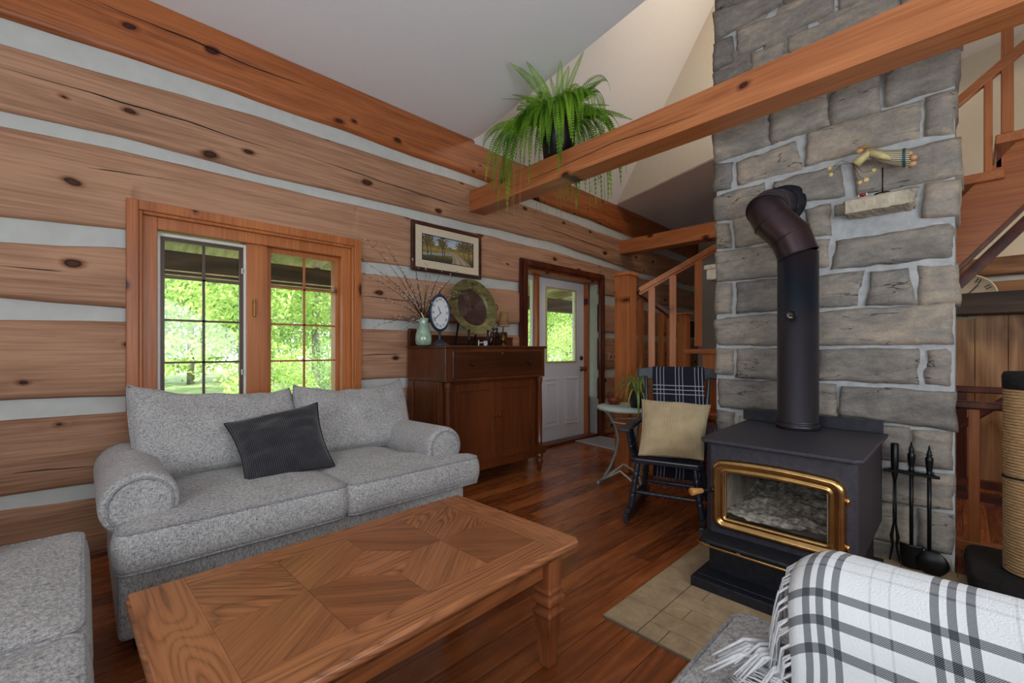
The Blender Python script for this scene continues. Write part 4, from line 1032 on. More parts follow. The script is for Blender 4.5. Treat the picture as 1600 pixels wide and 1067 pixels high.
tool(1398, 692, 893, 'tongs', 'black iron fireplace tongs, the tool nearest the stove'); tool(1424, 690, 912, 'shovel', 'black iron ash shovel hanging in the middle of the tool rack'); tool(1452, 696, 915, 'brush', 'black iron tool with a rounded pan, farthest right on the tool rack')

# --- angel and ladybug on the ledge
t = thing('angel_figurine', 'flying angel ornament in a striped robe trailing yellow stars on the chimney ledge', 'figurine', (3.08, onX(1378, 318, 3.08).y, 2.0))
AX = 3.06
st = onX(1379, 320, AX); sp = onX(1379, 262, AX); ZL = 1.985
mb = MB(); mb.lathe([(.035, ZL), (.035, ZL + .004), (.01, ZL + .006)], (AX, st.y, 0), 20); mb.tube([(AX, st.y, ZL), (AX, st.y, sp.z)], .0035, 8); build(mb, 'stand', M['knob_dark'], t, world=True)
ax0 = onX(1355, 238, AX); ax1 = onX(1422, 247, AX)
mb = MB()
def robe(a, b):
    c = ax0.lerp(ax1, a); r_ = lerp(.02, .048, a ** .7) * (1 + .05 * math.cos(b * 2 * math.pi * 7))
    ang = b * 2 * math.pi; return c + Vector((.8 * r_ * math.cos(ang), 0, r_ * math.sin(ang))) + Vector((0, 0, -.012 * math.sin(math.pi * a)))
mb.grid(robe, 14, 28, uvs=(1, 3)); rb = build(mb, 'robe', M['angel_stripe'], t, world=True)
mb = MB(); c = ax0.lerp(ax1, .86)
mb.grid(lambda a, b: robe(.84 + .07 * a, b) + Vector((.003 * math.cos(b * 6.283), 0, .003 * math.sin(b * 6.283))), 2, 28, uv=False); build(mb, 'robe_band', M['angel_teal'], t, world=True)
mb = MB()
for k in range(5): p = onX([1420, 1427, 1418, 1426, 1416][k], [240, 246, 252, 256, 259][k], AX - .01 * (k % 2)); mb.ball(p, .014, 8, (1, 1.3, 1))
build(mb, 'feet', M['skin_paint'], t, world=True)
mb = MB(); a = onX(1358, 238, AX - .025); b = onX(1337, 257, AX - .03); mb.tube([a, a.lerp(b, .5), b], [.018, .019, .024], 10); b2 = onX(1392, 248, AX - .034); mb.tube([a, a.lerp(b2, .5), b2], [.016, .019, .008], 10); build(mb, 'sleeve', M['angel_cream'], t, world=True)
mb = MB(); p = onX(1343, 236, AX - .012); mb.ball(p, .015, 12, (1, 1.2, 1)); build(mb, 'head', M['skin_paint'], t, world=True)
mb = MB(); p2 = onX(1348, 231, AX - .008); mb.ball(p2, .016, 12, (1.1, 1.5, .7)); q = onX(1366, 229, AX - .0); mb.tube([p2, q], [.012, .003], 8); build(mb, 'hair', M['hair_paint'], t, world=True)
mb = MB(); hand = onX(1333, 256, AX - .03)
stars = [(1297, 263), (1299, 273), (1366, 266), (1344, 285), (1354, 281)]
for k, (u, v) in enumerate(stars):
    e = onX(u, v, AX - .035); mid = hand.lerp(e, .5) + Vector((0, 0, .03 if k < 2 else -.03)); mb.tube([hand, hand.lerp(mid, .6), mid, mid.lerp(e, .6), e], .0011, 5)
build(mb, 'wire', M['knob_dark'], t, world=True)
for k, (u, v) in enumerate(stars):
    e = onX(u, v, AX - .04); mb = MB(); n = 10
    poly = [(e.y + (.014 if i % 2 == 0 else .0065) * math.sin(2 * math.pi * i / n + k), e.z + (.014 if i % 2 == 0 else .0065) * math.cos(2 * math.pi * i / n + k)) for i in range(n)]
    if k == 4: poly = [(e.y + .011 * math.cos(2 * math.pi * i / 16), e.z + .011 * math.sin(2 * math.pi * i / 16)) for i in range(16)]
    mb.prism(poly, e.x - .003, e.x + .003, 'x'); build(mb, 'star', M['star'], t, world=True)
p = onX(1348, 324, 3.05); p.z = 1.992
t = thing('ladybug_figurine', 'tiny red and white painted bug ornament left of the angel on the ledge', 'figurine', tuple(p))
mb = MB(); mb.ball(p + Vector((0, 0, .006)), .013, 12, (1, 1.3, .7)); build(mb, 'body', M['lady_red'], t, world=True)
mb = MB(); mb.ball(p + Vector((0, .016, .004)), .006); build(mb, 'head', M['lady_white'], t, world=True)
mb = MB(); mb.ball(p + Vector((0, -.016, .007)), .006); build(mb, 'tail', M['lady_white'], t, world=True)
# ================================================================== UPHOLSTERY
def round_poly(poly, r, n=6):
    out = []; m = len(poly)
    for i in range(m):
        p = Vector((*poly[i], 0)); a = Vector((*poly[i - 1], 0)); b = Vector((*poly[(i + 1) % m], 0))
        d1 = (a - p); d2 = (b - p); rr_ = min(r, d1.length * .45, d2.length * .45); d1.normalize(); d2.normalize()
        s = p + d1 * rr_; e = p + d2 * rr_
        for k in range(n + 1):
            t = k / n; q = s * (1 - t) ** 2 + p * 2 * t * (1 - t) + e * t * t; out.append((q.x, q.y))
    res = []
    m = len(out)
    for i in range(m):
        a = out[i]; b = out[(i + 1) % m]; L = math.hypot(b[0] - a[0], b[1] - a[1]); k = max(1, int(L / .04))
        for j in range(k): res.append((lerp(a[0], b[0], j / k), lerp(a[1], b[1], j / k)))
    return res
def puff(mb, poly, z0, z1, bulge=.025, dome=.035, seed=0, cen=None):
    """padded slab on an outline: bulging sides, domed top, returns the two welt loops"""
    cx = sum(p[0] for p in poly) / len(poly); cy_ = sum(p[1] for p in poly) / len(poly)
    if cen: cx, cy_ = cen
    n = len(poly); h = z1 - z0; rings = []
    nrm = []
    for i in range(n):
        a = poly[i - 1]; b = poly[(i + 1) % n]; d = Vector((b[1] - a[1], a[0] - b[0])); nrm.append(d.normalized() if d.length > 1e-6 else Vector((0, 0)))
    area = sum(poly[i][0] * poly[(i + 1) % n][1] - poly[(i + 1) % n][0] * poly[i][1] for i in range(n))
    sg = 1 if area > 0 else -1
    def off(o): return [(p[0] + sg * q.x * o, p[1] + sg * q.y * o) for p, q in zip(poly, nrm)]
    rings.append([(cx, cy_, z0)] * n)
    for s in (.5, .97): rings.append([(lerp(cx, p[0], s), lerp(cy_, p[1], s), z0) for p in poly])
    for t in (0, .12, .3, .5, .7, .88, 1.0): rings.append([(p[0], p[1], z0 + h * t) for p in off(bulge * math.sin(math.pi * t) ** .7 if 0 < t < 1 else 0)])
    for s in (.97, .92, .85, .75, .62, .48, .32, .16, .0):
        rings.append([(lerp(cx, p[0], s), lerp(cy_, p[1], s), z1 + dome * (1 - s ** 2.6) + .006 * fbm(p[0] * s * 5 + seed, p[1] * s * 5, seed, 2) * (1 - s)) for p in poly])
    vs = [v for r_ in rings for v in r_]; fs = []
    for i in range(len(rings) - 1):
        for k in range(n): k2 = (k + 1) % n; fs.append((i * n + k, i * n + k2, (i + 1) * n + k2, (i + 1) * n + k))
    mb.add(vs, fs, smooth=True)
    return [(p[0], p[1], z0) for p in poly], [(p[0], p[1], z1) for p in poly]
def pillow(name, corners, thick, mat, parent=None, label=None, cat=None, nu=28, uvs=(1, 1), sag=0.0, group=None, seed=0, pinch=0.035):
    """corners tl tr br bl, world; a stuffed cushion between them with pulled-in edges"""
    c = [Vector(p) for p in corners]; cen = sum(c, Vector()) / 4
    nrm = (c[1] - c[0]).cross(c[3] - c[0]).normalized()
    mb = MB(); N = nu
    def P(a, b, side):
        p = c[0].lerp(c[1], a).lerp(c[3].lerp(c[2], a), b)
        ea = 4 * a * (1 - a); eb = 4 * b * (1 - b)
        pull = pinch * (ea * (1 - eb) * (1 if b < .5 else -1)); pull2 = pinch * (eb * (1 - ea) * (1 if a < .5 else -1))
        p = p + (c[3] - c[0]) * pull + (c[1] - c[0]) * pull2
        th = thick * .5 * (max(0, ea * eb)) ** .42
        wr = .014 * fbm(a * 3 + seed, b * 7 + sag * 6, seed, 3) * min(1, ea * eb * 3)
        if sag: wr += .02 * sag * math.sin((b * 13 + a * 5 + 3 * fbm(a * 2, b * 2, seed, 2))) * max(0, b - .5) * 2 * min(1, ea * eb * 4)
        return p + nrm * side * (th + wr)
    mb.grid(lambda a, b: P(a, b, 1), N, N, uvs=uvs); mb.grid(lambda a, b: P(a, b, -1), N, N, uvs=uvs)
    o = None
    if parent is None:
        t = thing(name, label, cat, tuple(cen - Vector((0, 0, .15))), group=group); o = build(mb, 'cover', mat, t, world=True)
        e = MB(); loop = [P(k / N, 0, 0) for k in range(N)] + [P(1, k / N, 0) for k in range(N)] + [P(1 - k / N, 1, 0) for k in range(N)] + [P(0, 1 - k / N, 0) for k in range(N)]
        e.tube(loop, .0045, 6, closed=True); build(e, 'seam', mat, t, world=True)
        return t
    o = build(mb, name, mat, parent, world=True); return o

def arm_mesh(mb, xc, yf, yb, r, zc, inner):
    """rolled arm: roll on a slimmer padded side, outward roll"""
    n = 26; yy = [yf, yf + .004, yf + .02, yf + .05] + [lerp(yf + .1, yb, k / 8) for k in range(9)]
    rings = []
    s = 1 if inner > 0 else -1   # inner side is +x when s=1
    for i, y in enumerate(yy):
        sc = (.86, .95, .99, 1.0)[i] if i < 4 else 1.0
        ring = []
        for k in range(n):
            a = 2 * math.pi * k / n; x = math.cos(a); z = math.sin(a)
            ring.append((xc + x * r * sc, y, zc + z * r * sc * (1 + .0 * x) - .02 * (y - yf)))
        rings.append(ring)
    vs = [v for q in rings for v in q]; fs = []
    for i in range(len(rings) - 1):
        for k in range(n): k2 = (k + 1) % n; fs.append((i * n + k, i * n + k2, (i + 1) * n + k2, (i + 1) * n + k))
    fs += [tuple(range(n)), tuple((len(rings) - 1) * n + k for k in range(n))]
    mb.add(vs, fs, smooth=True)
    xa, xb = sorted((xc + s * r * .92, xc - s * r * .35))
    mb.grid(lambda a, b: Vector((lerp(xa, xb, a), yf + .012, lerp(.07, zc, b))), 1, 1, uv=False)
    mb.box(xa, xb, yf + .012, yb, .07, zc)
    return [(xc + math.cos(a) * r * .80, yf - .0005, zc + math.sin(a) * r * .80) for a in [2 * math.pi * k / 40 for k in range(41)]]
def sofa(root, x0, x1, yf, yb, seats, arm_r=.127, zc=.545, seat_z=(.335, .485), tee=(.09, .09), arm_y=.15, arms=(True, True), back=True, foot=True, tops=None, arm_x=None, backtilt=.16):
    """local frame, front at small y. x0..x1 outline of the frame"""
    ax0 = x0 + arm_r; ax1 = x1 - arm_r
    if arm_x: ax0, ax1 = arm_x
    inx0 = ax0 + arm_r + .01 if arms[0] else x0; inx1 = ax1 - arm_r - .01 if arms[1] else x1
    mb = MB(); mb.box(x0 + .055, x1 - .055, yf + .045, yb, .075, seat_z[0] - .004)
    if back: mb.prism([(yb - .22, .33), (yb - .10, .80), (yb - .04, .84), (yb, .80), (yb, .33)], inx0 - .06, inx1 + .06, 'x')
    build(mb, 'frame', M['tweed'], root, bevel=.02, seg=3)
    for k, a in enumerate(arms):
        if not a: continue
        xc = ax0 if k == 0 else ax1; mb = MB(); loop = arm_mesh(mb, xc, yf + arm_y, yb - .02, arm_r, zc, 1 if k == 0 else -1)
        am = build(mb, 'arm', M['tweed'], root); mb = MB(); mb.tube(loop, .006, 6, caps=False); build(mb, 'piping', M['tweed_cool'], am)
    # T cushions
    edges = [inx0] + [s for s in seats] + [inx1]
    for k in range(len(edges) - 1):
        a, b = edges[k] + .004, edges[k + 1] - .004
        fa = x0 + (0.0 if not arms[0] else tee[0]) if k == 0 else a; fb = x1 - (0 if not arms[1] else tee[1]) if k == len(edges) - 2 else b
        fa = tee[2] if (len(tee) > 2 and k == 0) else fa; fb = tee[3] if (len(tee) > 3 and k == len(edges) - 2) else fb
        ya = yf + arm_y - .012
        poly = [(fa, yf), (fb, yf)]
        if fb > b + .02: poly += [(fb, ya), (b, ya)]
        poly += [(b, yb - .25), (a, yb - .25)]
        if fa < a - .02: poly += [(a, ya), (fa, ya)]
        pr = round_poly(poly, .05, 5); mb = MB(); l0, l1 = puff(mb, pr, seat_z[0], seat_z[1], .018, .035, k * 3.3 + x0, cen=((a + b) / 2, (yf + yb) / 2 - .1))
        c = build(mb, 'seat_cushion', M['tweed'], root); mb = MB(); mb.tube(l0, .0055, 6, closed=True); mb.tube(l1, .0055, 6, closed=True); build(mb, 'piping', M['tweed_cool'], c)
    if foot:
        for fx in (x0 + .12, x1 - .12):
            for fy in (yf + .13, yb - .05): mb = MB(); mb.lathe([(.018, 0), (.024, .03), (.03, .08)], (fx, fy, 0), 12); build(mb, 'foot', M['black_lac'], root)
    return inx0, inx1
t = sofa_root = thing('loveseat', 'grey tweed rolled-arm loveseat under the twin window with a charcoal pillow', 'sofa', (0, 0, 0))
sofa(t, .035, 1.735, 2.10, 3.20, [.93], tee=(0, 0, .085, 1.765), arm_x=(.162, 1.612))
def backcush(root, tl, tr, br, bl, seed, th=.22, ears=(.03, .03), parent=None):
    c = [Vector(p) for p in (tl, tr, br, bl)]; nrm = (c[1] - c[0]).cross(c[3] - c[0]).normalized(); N = 34
    def P(a, b, s):
        p = c[0].lerp(c[1], a).lerp(c[3].lerp(c[2], a), b); ea = 4 * a * (1 - a); eb = 4 * b * (1 - b)
        top = (1 - b) ** 2
        p.z += top * (ears[0] * (1 - a) ** 6 * 1.0 + ears[1] * a ** 6 - .022 * math.sin(math.pi * a) ** .6 + .012 * fbm(a * 5, seed, 0, 2))
        side = (c[1] - c[0]).normalized(); p += side * (.012 * (eb) * (-1 if a < .5 else 1)) * abs(2 * a - 1) ** 4
        th2 = th * .5 * (ea ** .2) * (max(0, eb) ** .26)
        wr = (.016 * fbm(a * 3.5 + seed, b * 4, seed, 3)) * min(1, ea * 4) * min(1, eb * 4)
        return p + nrm * s * (th2 + wr)
    mb = MB(); mb.grid(lambda a, b: P(a, b, 1), N, N); mb.grid(lambda a, b: P(a, b, -1), N, N); o = build(mb, 'back_cushion', M['tweed'], root, world=True)
    e = MB(); loop = [P(k / N, 0, .0) for k in range(N)] + [P(1, k / N, 0) for k in range(N)] + [P(1 - k / N, 1, 0) for k in range(N)] + [P(0, 1 - k / N, 0) for k in range(N)]
    e.tube(loop, .006, 6, closed=True); build(e, 'piping', M['tweed_cool'], o, world=True)
    return o
backcush(t, onY(199, 611, 3.0), onY(452, 614, 3.0), (.93, 2.80, .50), (.20, 2.80, .50), 1.0)
backcush(t, onY(459, 610, 2.97), onY(624, 602, 3.0), (1.66, 2.76, .50), (.935, 2.80, .50), 4.0, ears=(.035, .05))
# charcoal pillow
pillow('throw_pillow', [onY(350, 662, 2.76), onY(496, 629, 2.70), onY(524, 729, 2.44), onY(384, 760, 2.42)], .15, M['cord_dark'], label='charcoal corduroy throw pillow leaning in the middle of the loveseat', cat='pillow', uvs=(1, 1), seed=2.2, pinch=.05)
# --- sofa at the left edge, facing the chimney; local front -y -> world +x  (rotate +90)
t = thing('sofa', 'grey tweed sofa cut off at the left edge of the picture', 'sofa', (0.0, 1.2, 0), rz=math.pi / 2)
# local x -> world +y, local y -> world -x ; world = (0 - ly, 1.2 + lx)
sofa(t, -.72, 1.10, 0.0, 1.02, [.28], tee=(0, 0, -.75, 1.09), arm_y=.26, arms=(True, True), seat_z=(.28, .475))
def bc_local(root, x0, x1, y, seed):
    mb = MB(); c = [(x0, y + .16, .93), (x1, y + .16, .93), (x1, y, .47), (x0, y, .47)]
    cs = [Vector(p) for p in c]; nrm = (cs[1] - cs[0]).cross(cs[3] - cs[0]).normalized(); N = 20
    def P(a, b, s):
        p = cs[0].lerp(cs[1], a).lerp(cs[3].lerp(cs[2], a), b); ea = 4 * a * (1 - a); eb = 4 * b * (1 - b)
        return p + nrm * s * .11 * ea ** .3 * eb ** .34
    mb.grid(lambda a, b: P(a, b, 1), N, N); mb.grid(lambda a, b: P(a, b, -1), N, N); build(mb, 'back_cushion', M['tweed'], root)
bc_local(t, -.42, .27, .74, 1); bc_local(t, .29, .82, .74, 2)
# --- armchair at the lower right, facing the log wall: local front -y -> world +y (rotate 180)
t = thing('armchair', 'grey tweed armchair at the lower right corner with a plaid throw over its arm', 'armchair', (1.2, 0.404, 0), rz=math.pi)
# world = (1.2 - lx, .404 - ly)
sofa(t, 0.0, .96, 0.0, .95, [], tee=(0, 0, 0.0, .96), arm_x=(.135, .83), arm_y=.195, arm_r=.125, zc=.588, seat_z=(.33, .48))
bc_local(t, .28, .70, .70, 3)
# --- plaid throw over that arm
t = thing('plaid_throw', 'white and charcoal plaid throw with fringe draped over the armchair arm', 'blanket', (1.065, .15, .56))
XC, ZC, RR = 1.065, .594, .146
prof = [Vector((1.222, 0, .30)), Vector((1.220, 0, .42)), Vector((1.216, 0, .54))]
for k in range(13):
    a = math.radians(12 + 150 * k / 12); prof.append(Vector((XC + RR * math.cos(a), 0, ZC + RR * math.sin(a))))
prof += [Vector((.905, 0, .545)), Vector((.86, 0, .532)), Vector((.78, 0, .530)), Vector((.66, 0, .530)), Vector((.55, 0, .525))]
cum = [0]
for a, b in zip(prof, prof[1:]): cum.append(cum[-1] + (b - a).length)
TL = cum[-1]
def profat(s):
    s = max(0, min(TL, s))
    for i in range(len(prof) - 1):
        if s <= cum[i + 1]: return prof[i].lerp(prof[i + 1], (s - cum[i]) / (cum[i + 1] - cum[i]))
    return prof[-1].copy()
Y0 = .225
def thr(a, b):
    s = a * TL; p = profat(s); q = profat(s + .01); tdir = (q - p); nrm = Vector((tdir.z, 0, -tdir.x)).normalized() if tdir.length > 1e-6 else Vector((0, 0, 1))
    y = Y0 - b * .80; skew = .10 * (s - .5)
    edge = max(0, 1 - b * 14)
    w = .006 * fbm(s * 5, y * 3, 2, 2) + .004 * math.sin(s * 20 + y * 6) * (1 if s > .75 else .3)
    if nrm.z < 0 and a > .3: nrm = -nrm
    return Vector((p.x, y, p.z)) + abs(w) * (nrm if nrm.z > 0 else Vector((1, 0, 0))) + Vector((0, .012 * math.sin(s * 14) * (1 - b), -.03 * edge * edge * (1 if .2 < a < .7 else 0)))
mb = MB(); mb.grid(thr, 90, 60, uvs=(TL, .80)); build(mb, 'cloth', M['throw'], t, world=True, solid=.008)
mb = MB(); mb2 = MB(); rr = random.Random(5)
for k in range(62):
    a = .02 + .96 * k / 61 + rr.uniform(-.004, .004); p = thr(a, 0.0)
    L = rr.uniform(.10, .17); lean = rr.uniform(-.35, .35)
    for st_ in range(5):
        pts = [p + Vector((rr.uniform(-.004, .004), 0, rr.uniform(-.003, .003)))]
        out = rr.uniform(.15, .4)
        for j in range(1, 7):
            hang = min(1, j / 2.2)
            stepv = Vector((lean * .35 + rr.uniform(-.18, .18), (1 - hang) * .9 + out * .35 + rr.uniform(-.08, .08), -hang * 1.0 - .15)).normalized() * (L / 6)
            q = pts[-1] + stepv
            if q.z < .535 and q.y < .395 and q.x < 1.19: q.z = .535 + .003 * st_; q += Vector((rr.uniform(-.006, .004), .008, 0))
            pts.append(q)
        tgt = mb2 if (.10 < a < .24 and rr.random() < .6) else mb
        tgt.tube(pts, [.0016, .0022, .0021, .002, .0018, .0015, .0008], 4)
build(mb, 'fringe', M['yarn_white'], t, world=True); build(mb2, 'dark_fringe', M['yarn_grey'], t, world=True)
# bunch of tassels lying on the seat front
mb = MB()
for k in range(26):
    p = Vector((.985 + rr.uniform(-.03, .02), .235 + rr.uniform(-.01, .03), .545 + rr.uniform(0, .02))); q = p + Vector((-.09 + rr.uniform(-.03, .03), .06 + rr.uniform(-.03, .04), -.018)); m_ = p.lerp(q, .5) + Vector((0, 0, .02))
    mb.tube([p, p.lerp(m_, .6), m_, q], [.003, .004, .0035, .0015], 5)
build(mb, 'tassel', M['yarn_white'], t, world=True)

# ================================================================== COFFEE TABLE
t = thing('coffee_table', 'long oak coffee table with parquet top and square turned legs', 'coffee table', (.695, 1.318, 0), rz=math.radians(1.9))
LX, LY = .602, .356
topz0, topz1 = .425, .46
mb = MB()
# underside and moulded edge
def rr_ring(dx, z, r=.018, n=4):
    pts = []
    for (sx_, sy_, a0) in ((1, 1, 0), (-1, 1, 90), (-1, -1, 180), (1, -1, 270)):
        for k in range(n + 1): a = math.radians(a0 + 90 * k / n); pts.append((sx_ * (LX - dx - r) + r * math.cos(a), sy_ * (LY - dx - r) + r * math.sin(a), z))
    return pts
rings = [rr_ring(.035, .418), rr_ring(.012, .420), rr_ring(.010, .430), rr_ring(.002, .434), rr_ring(0, .445), rr_ring(.003, .455), rr_ring(.010, .4595)]
n = len(rings[0]); vs = [v for q in rings for v in q]; fs = [(i * n + k, i * n + (k + 1) % n, (i + 1) * n + (k + 1) % n, (i + 1) * n + k) for i in range(len(rings) - 1) for k in range(n)] + [tuple(range(n))]
us = [(v[0] * 1.0, v[1] * .3 + v[2]) for v in vs]
mb.add(vs, fs, us, smooth=True)
# parquet: each piece has its own grain direction through its UVs
def piece(poly, ang, seed, z=.460, mi=0):
    ca, sa = math.cos(ang), math.sin(ang)
    us = [((x * ca + y * sa) + seed * .37, (-x * sa + y * ca) + seed * .23) for x, y in poly]
    cx = sum(p[0] for p in poly) / len(poly); cy_ = sum(p[1] for p in poly) / len(poly)
    g = .0006
    q = [(x + (cx - x) * g / max(.05, math.hypot(cx - x, cy_ - y)), y + (cy_ - y) * g / max(.05, math.hypot(cx - x, cy_ - y)), z) for x, y in poly]
    mb.add(q, [tuple(range(len(q)))], us, mi=mi)
bx_ = .135; by_ = .105; ix = LX - bx_; iy = LY - by_; e = .008
piece([(-LX + e, -LY + e), (-ix, -LY + e), (-ix, LY - e), (-LX + e, LY - e)], math.pi / 2, 1)
piece([(ix, -LY + e), (LX - e, -LY + e), (LX - e, LY - e), (ix, LY - e)], math.pi / 2, 2)
piece([(-ix, -LY + e), (ix, -LY + e), (ix, -iy), (-ix, -iy)], 0, 3); piece([(-ix, iy), (ix, iy), (ix, LY - e), (-ix, LY - e)], 0, 4)
for k in range(2):
    x0 = -ix + k * ix; x1 = x0 + ix; xm = (x0 + x1) / 2
    D = [((x0, -iy), (xm, -iy), (xm, 0), (x0, 0)), ((xm, -iy), (x1, -iy), (x1, 0), (xm, 0)), ((xm, 0), (x1, 0), (x1, iy), (xm, iy)), ((x0, 0), (xm, 0), (xm, iy), (x0, iy))]
    for j, q in enumerate(D):
        A_ = [40, -38, 36, -44][j]
        piece(q, math.radians(A_), 5 + k * 9 + j, mi=0 if (k + j) % 4 == 3 else (1 if j % 2 == 0 else 2))
dm = .115   # the diamond of figured oak between the two stars
mb.add([], [])
piece([(-dm, 0), (0, -dm), (dm, 0), (0, dm)], math.radians(10), 31, z=.4604)
build(mb, 'tabletop', [M['oak'], M['oak_fine'], M['oak_fine_dark']], t, recalc=False)
mb = MB()
for s in (-1, 1): mb.box(-LX + .10, LX - .10, s * (LY - .09) - .012, s * (LY - .09) + .012, .325, .42); 
for s in (-1, 1): mb.box(s * (LX - .09) - .012, s * (LX - .09) + .012, -LY + .10, LY - .10, .325, .42)
build(mb, 'apron', M['oak_x'], t, bevel=.003)
def sq(mb, c, prof):
    vs = []; fs = []
    for h, z in prof:
        for a, b in ((-1, -1), (1, -1), (1, 1), (-1, 1)): vs.append((c[0] + a * h, c[1] + b * h, z))
    for i in range(len(prof) - 1):
        for k in range(4): k2 = (k + 1) % 4; fs.append((i * 4 + k, i * 4 + k2, (i + 1) * 4 + k2, (i + 1) * 4 + k))
    fs += [(3, 2, 1, 0), tuple((len(prof) - 1) * 4 + k for k in range(4))]; mb.add(vs, fs)
for sx_ in (-1, 1):
    for sy_ in (-1, 1):
        mb = MB(); sq(mb, (sx_ * (LX - .085), sy_ * (LY - .085)), [(.022, 0), (.024, .03), (.036, .18), (.042, .195), (.042, .203), (.030, .212), (.030, .222), (.044, .236), (.044, .252), (.034, .262), (.034, .27), (.042, .275), (.042, .285), (.036, .29), (.036, .42)])
        build(mb, 'leg', M['oak_leg'], t, bevel=.003)

# ================================================================== CABINET
c0, c1, cf, cb, ct = 2.0, 3.155, 2.79, 3.34, 1.187
t = thing('cherry_cabinet', 'dark cherry cabinet with drawer and two doors between loveseat and white door', 'cabinet', ((c0 + c1) / 2, (cf + cb) / 2, 0))
mb = MB(); mb.box(c0 - .01, c1 + .015, cf - .015, cb, ct - .022, ct); top = build(mb, 'top', M['cherry_x'], t, world=True, bevel=.006, seg=3)
mb = MB(); mb.box(c0 + .06, c1 - .04, cb - .03, cb - .005, ct, ct + .10); mb.box(c0 - .005, c0 + .075, cb - .03, cb, ct, ct + .15); mb.box(c1 - .075, c1 + .005, cb - .03, cb, ct, ct + .15); build(mb, 'gallery', M['cherry_x'], t, world=True, bevel=.008)
mb = MB(); mb.box(c0, c1, cf, cb, .90, ct - .022); mb.box(c0 + .01, c1 - .01, cf + .075, cb, .15, .90)
mb.box(c0 - .002, c0 + .03, cf + .09, cf + .17, .15, .90); mb.box(c0 - .004, c0 + .03, cb - .08, cb - .001, .0, .895); mb.box(c0 - .003, c0 + .03, cf + .171, cb - .081, .151, .24)
mb.box(c0 + .01, c1 - .01, cf + .06, cf + .10, .13, .21)
build(mb, 'body', M['cherry_z'], t, world=True, bevel=.004)
mb = MB(); mb.box(c0 + .065, c1 - .045, cf - .010, cf + .01, .925, ct - .045); dw = build(mb, 'drawer', M['cherry_x'], t, world=True, bevel=.005)
mb = MB()
def knob(mb, x, y, z, s=1.0): mb.lathe([(.006 * s, 0), (.006 * s, -.012 * s), (.013 * s, -.016 * s), (.015 * s, -.022 * s), (.011 * s, -.028 * s), (.002, -.030 * s)], (x, y, z), 14, 'y')
for x in (c0 + .245, c1 - .235): m2 = MB(); knob(m2, x, cf - .010, 1.035); build(m2, 'knob', M['knob_dark'], dw, world=True)
m2 = MB(); m2.lathe([(.01, 0), (.01, -.003), (.003, -.004)], ((c0 + c1) / 2 + .02, cf - .010, 1.12), 14, 'y', sy=1.4); build(m2, 'key_escutcheon', M['old_brass'], dw, world=True)
xm = (c0 + c1) / 2
for k, (a, b) in enumerate(((c0 + .09, xm - .002), (xm + .002, c1 - .085))):
    mb = MB(); y0 = cf + .05; fw = .065
    mb.box(a, a + fw, y0, y0 + .03, .20, .875); mb.box(b - fw, b, y0, y0 + .03, .20, .875); mb.box(a + fw, b - fw, y0, y0 + .03, .20, .20 + fw); mb.box(a + fw, b - fw, y0, y0 + .03, .875 - fw, .875)
    d = build(mb, 'door', M['cherry_z'], t, world=True, bevel=.004)
    mb = MB(); mb.box(a + fw - .002, b - fw + .002, y0 + .014, y0 + .022, .20 + fw, .875 - fw); build(mb, 'panel', M['cherry_z'], d, world=True)
    m2 = MB(); knob(m2, (b - .025) if k == 0 else (a + .025), y0, .58, .9); build(m2, 'knob', M['cherry_x'], d, world=True)
for x in (c0 + .045, c1 - .04):
    mb = MB(); mb.lathe([(.028, .895), (.03, .88), (.024, .872), (.032, .862), (.024, .852), (.026, .84), (.021, .82), (.027, .5), (.024, .28), (.03, .268), (.024, .258), (.03, .25)], (x, cf + .03, 0), 18)
    build(mb, 'turned_column', M['cherry_z'], t, world=True)
    mb = MB(); mb.box(x - .045, x + .045, cf - .015, cf + .075, .175, .25); build(mb, 'leg_block', M['cherry_z'], t, world=True, bevel=.004)
    mb = MB(); mb.lathe([(.014, 0), (.02, .02), (.022, .06), (.03, .075), (.034, .095), (.036, .105), (.03, .115), (.02, .12), (.03, .13), (.036, .145), (.036, .155), (.026, .165), (.03, .175)], (x, cf + .03, 0), 18); build(mb, 'foot', M['cherry_z'], t, world=True)
for x in (c0 + .04, c1 - .04): mb = MB(); mb.box(x - .025, x + .025, cb - .06, cb - .01, 0, .15); build(mb, 'back_leg', M['cherry_z'], t, world=True)
ZT = ct + .001
# vase with willow
p = at(663, 535, 3.55); vx = onY(664, 535, 3.0).x; V = Vector((vx, 3.02, ZT))
t = thing('celadon_vase', 'pale green glazed vase holding twigs at the left end of the cabinet', 'vase', tuple(V))
mb = MB(); mb.lathe([(.045, 0), (.06, .01), (.066, .045), (.062, .09), (.047, .13), (.037, .165), (.035, .19), (.041, .218), (.038, .218), (.031, .19)], tuple(V), 32); build(mb, 'body', M['celadon'], t, world=True)
mb = MB(); mb.tube([V + Vector((.028, -.015, .15)), V + Vector((-.035, -.02, .26))], .006, 8); 
t = thing('willow_branches', 'dark bare twigs with small white buds spreading from the green vase', 'branches', tuple(V + Vector((0, 0, .15))))
build(mb, 'cut_stick', M['gold_wood'], t, world=True)
rr = random.Random(11); mbt = MB(); mbb = MB()
tips = [(575, 378), (563, 405), (590, 430), (604, 470), (600, 500), (615, 408), (632, 425), (645, 400), (668, 415), (690, 425), (715, 425), (672, 432), (700, 470), (712, 458), (640, 460), (655, 445), (775, 455), (600, 382), (585, 512), (625, 520), (610, 440), (683, 437), (650, 425), (570, 430), (702, 440), (635, 505)]
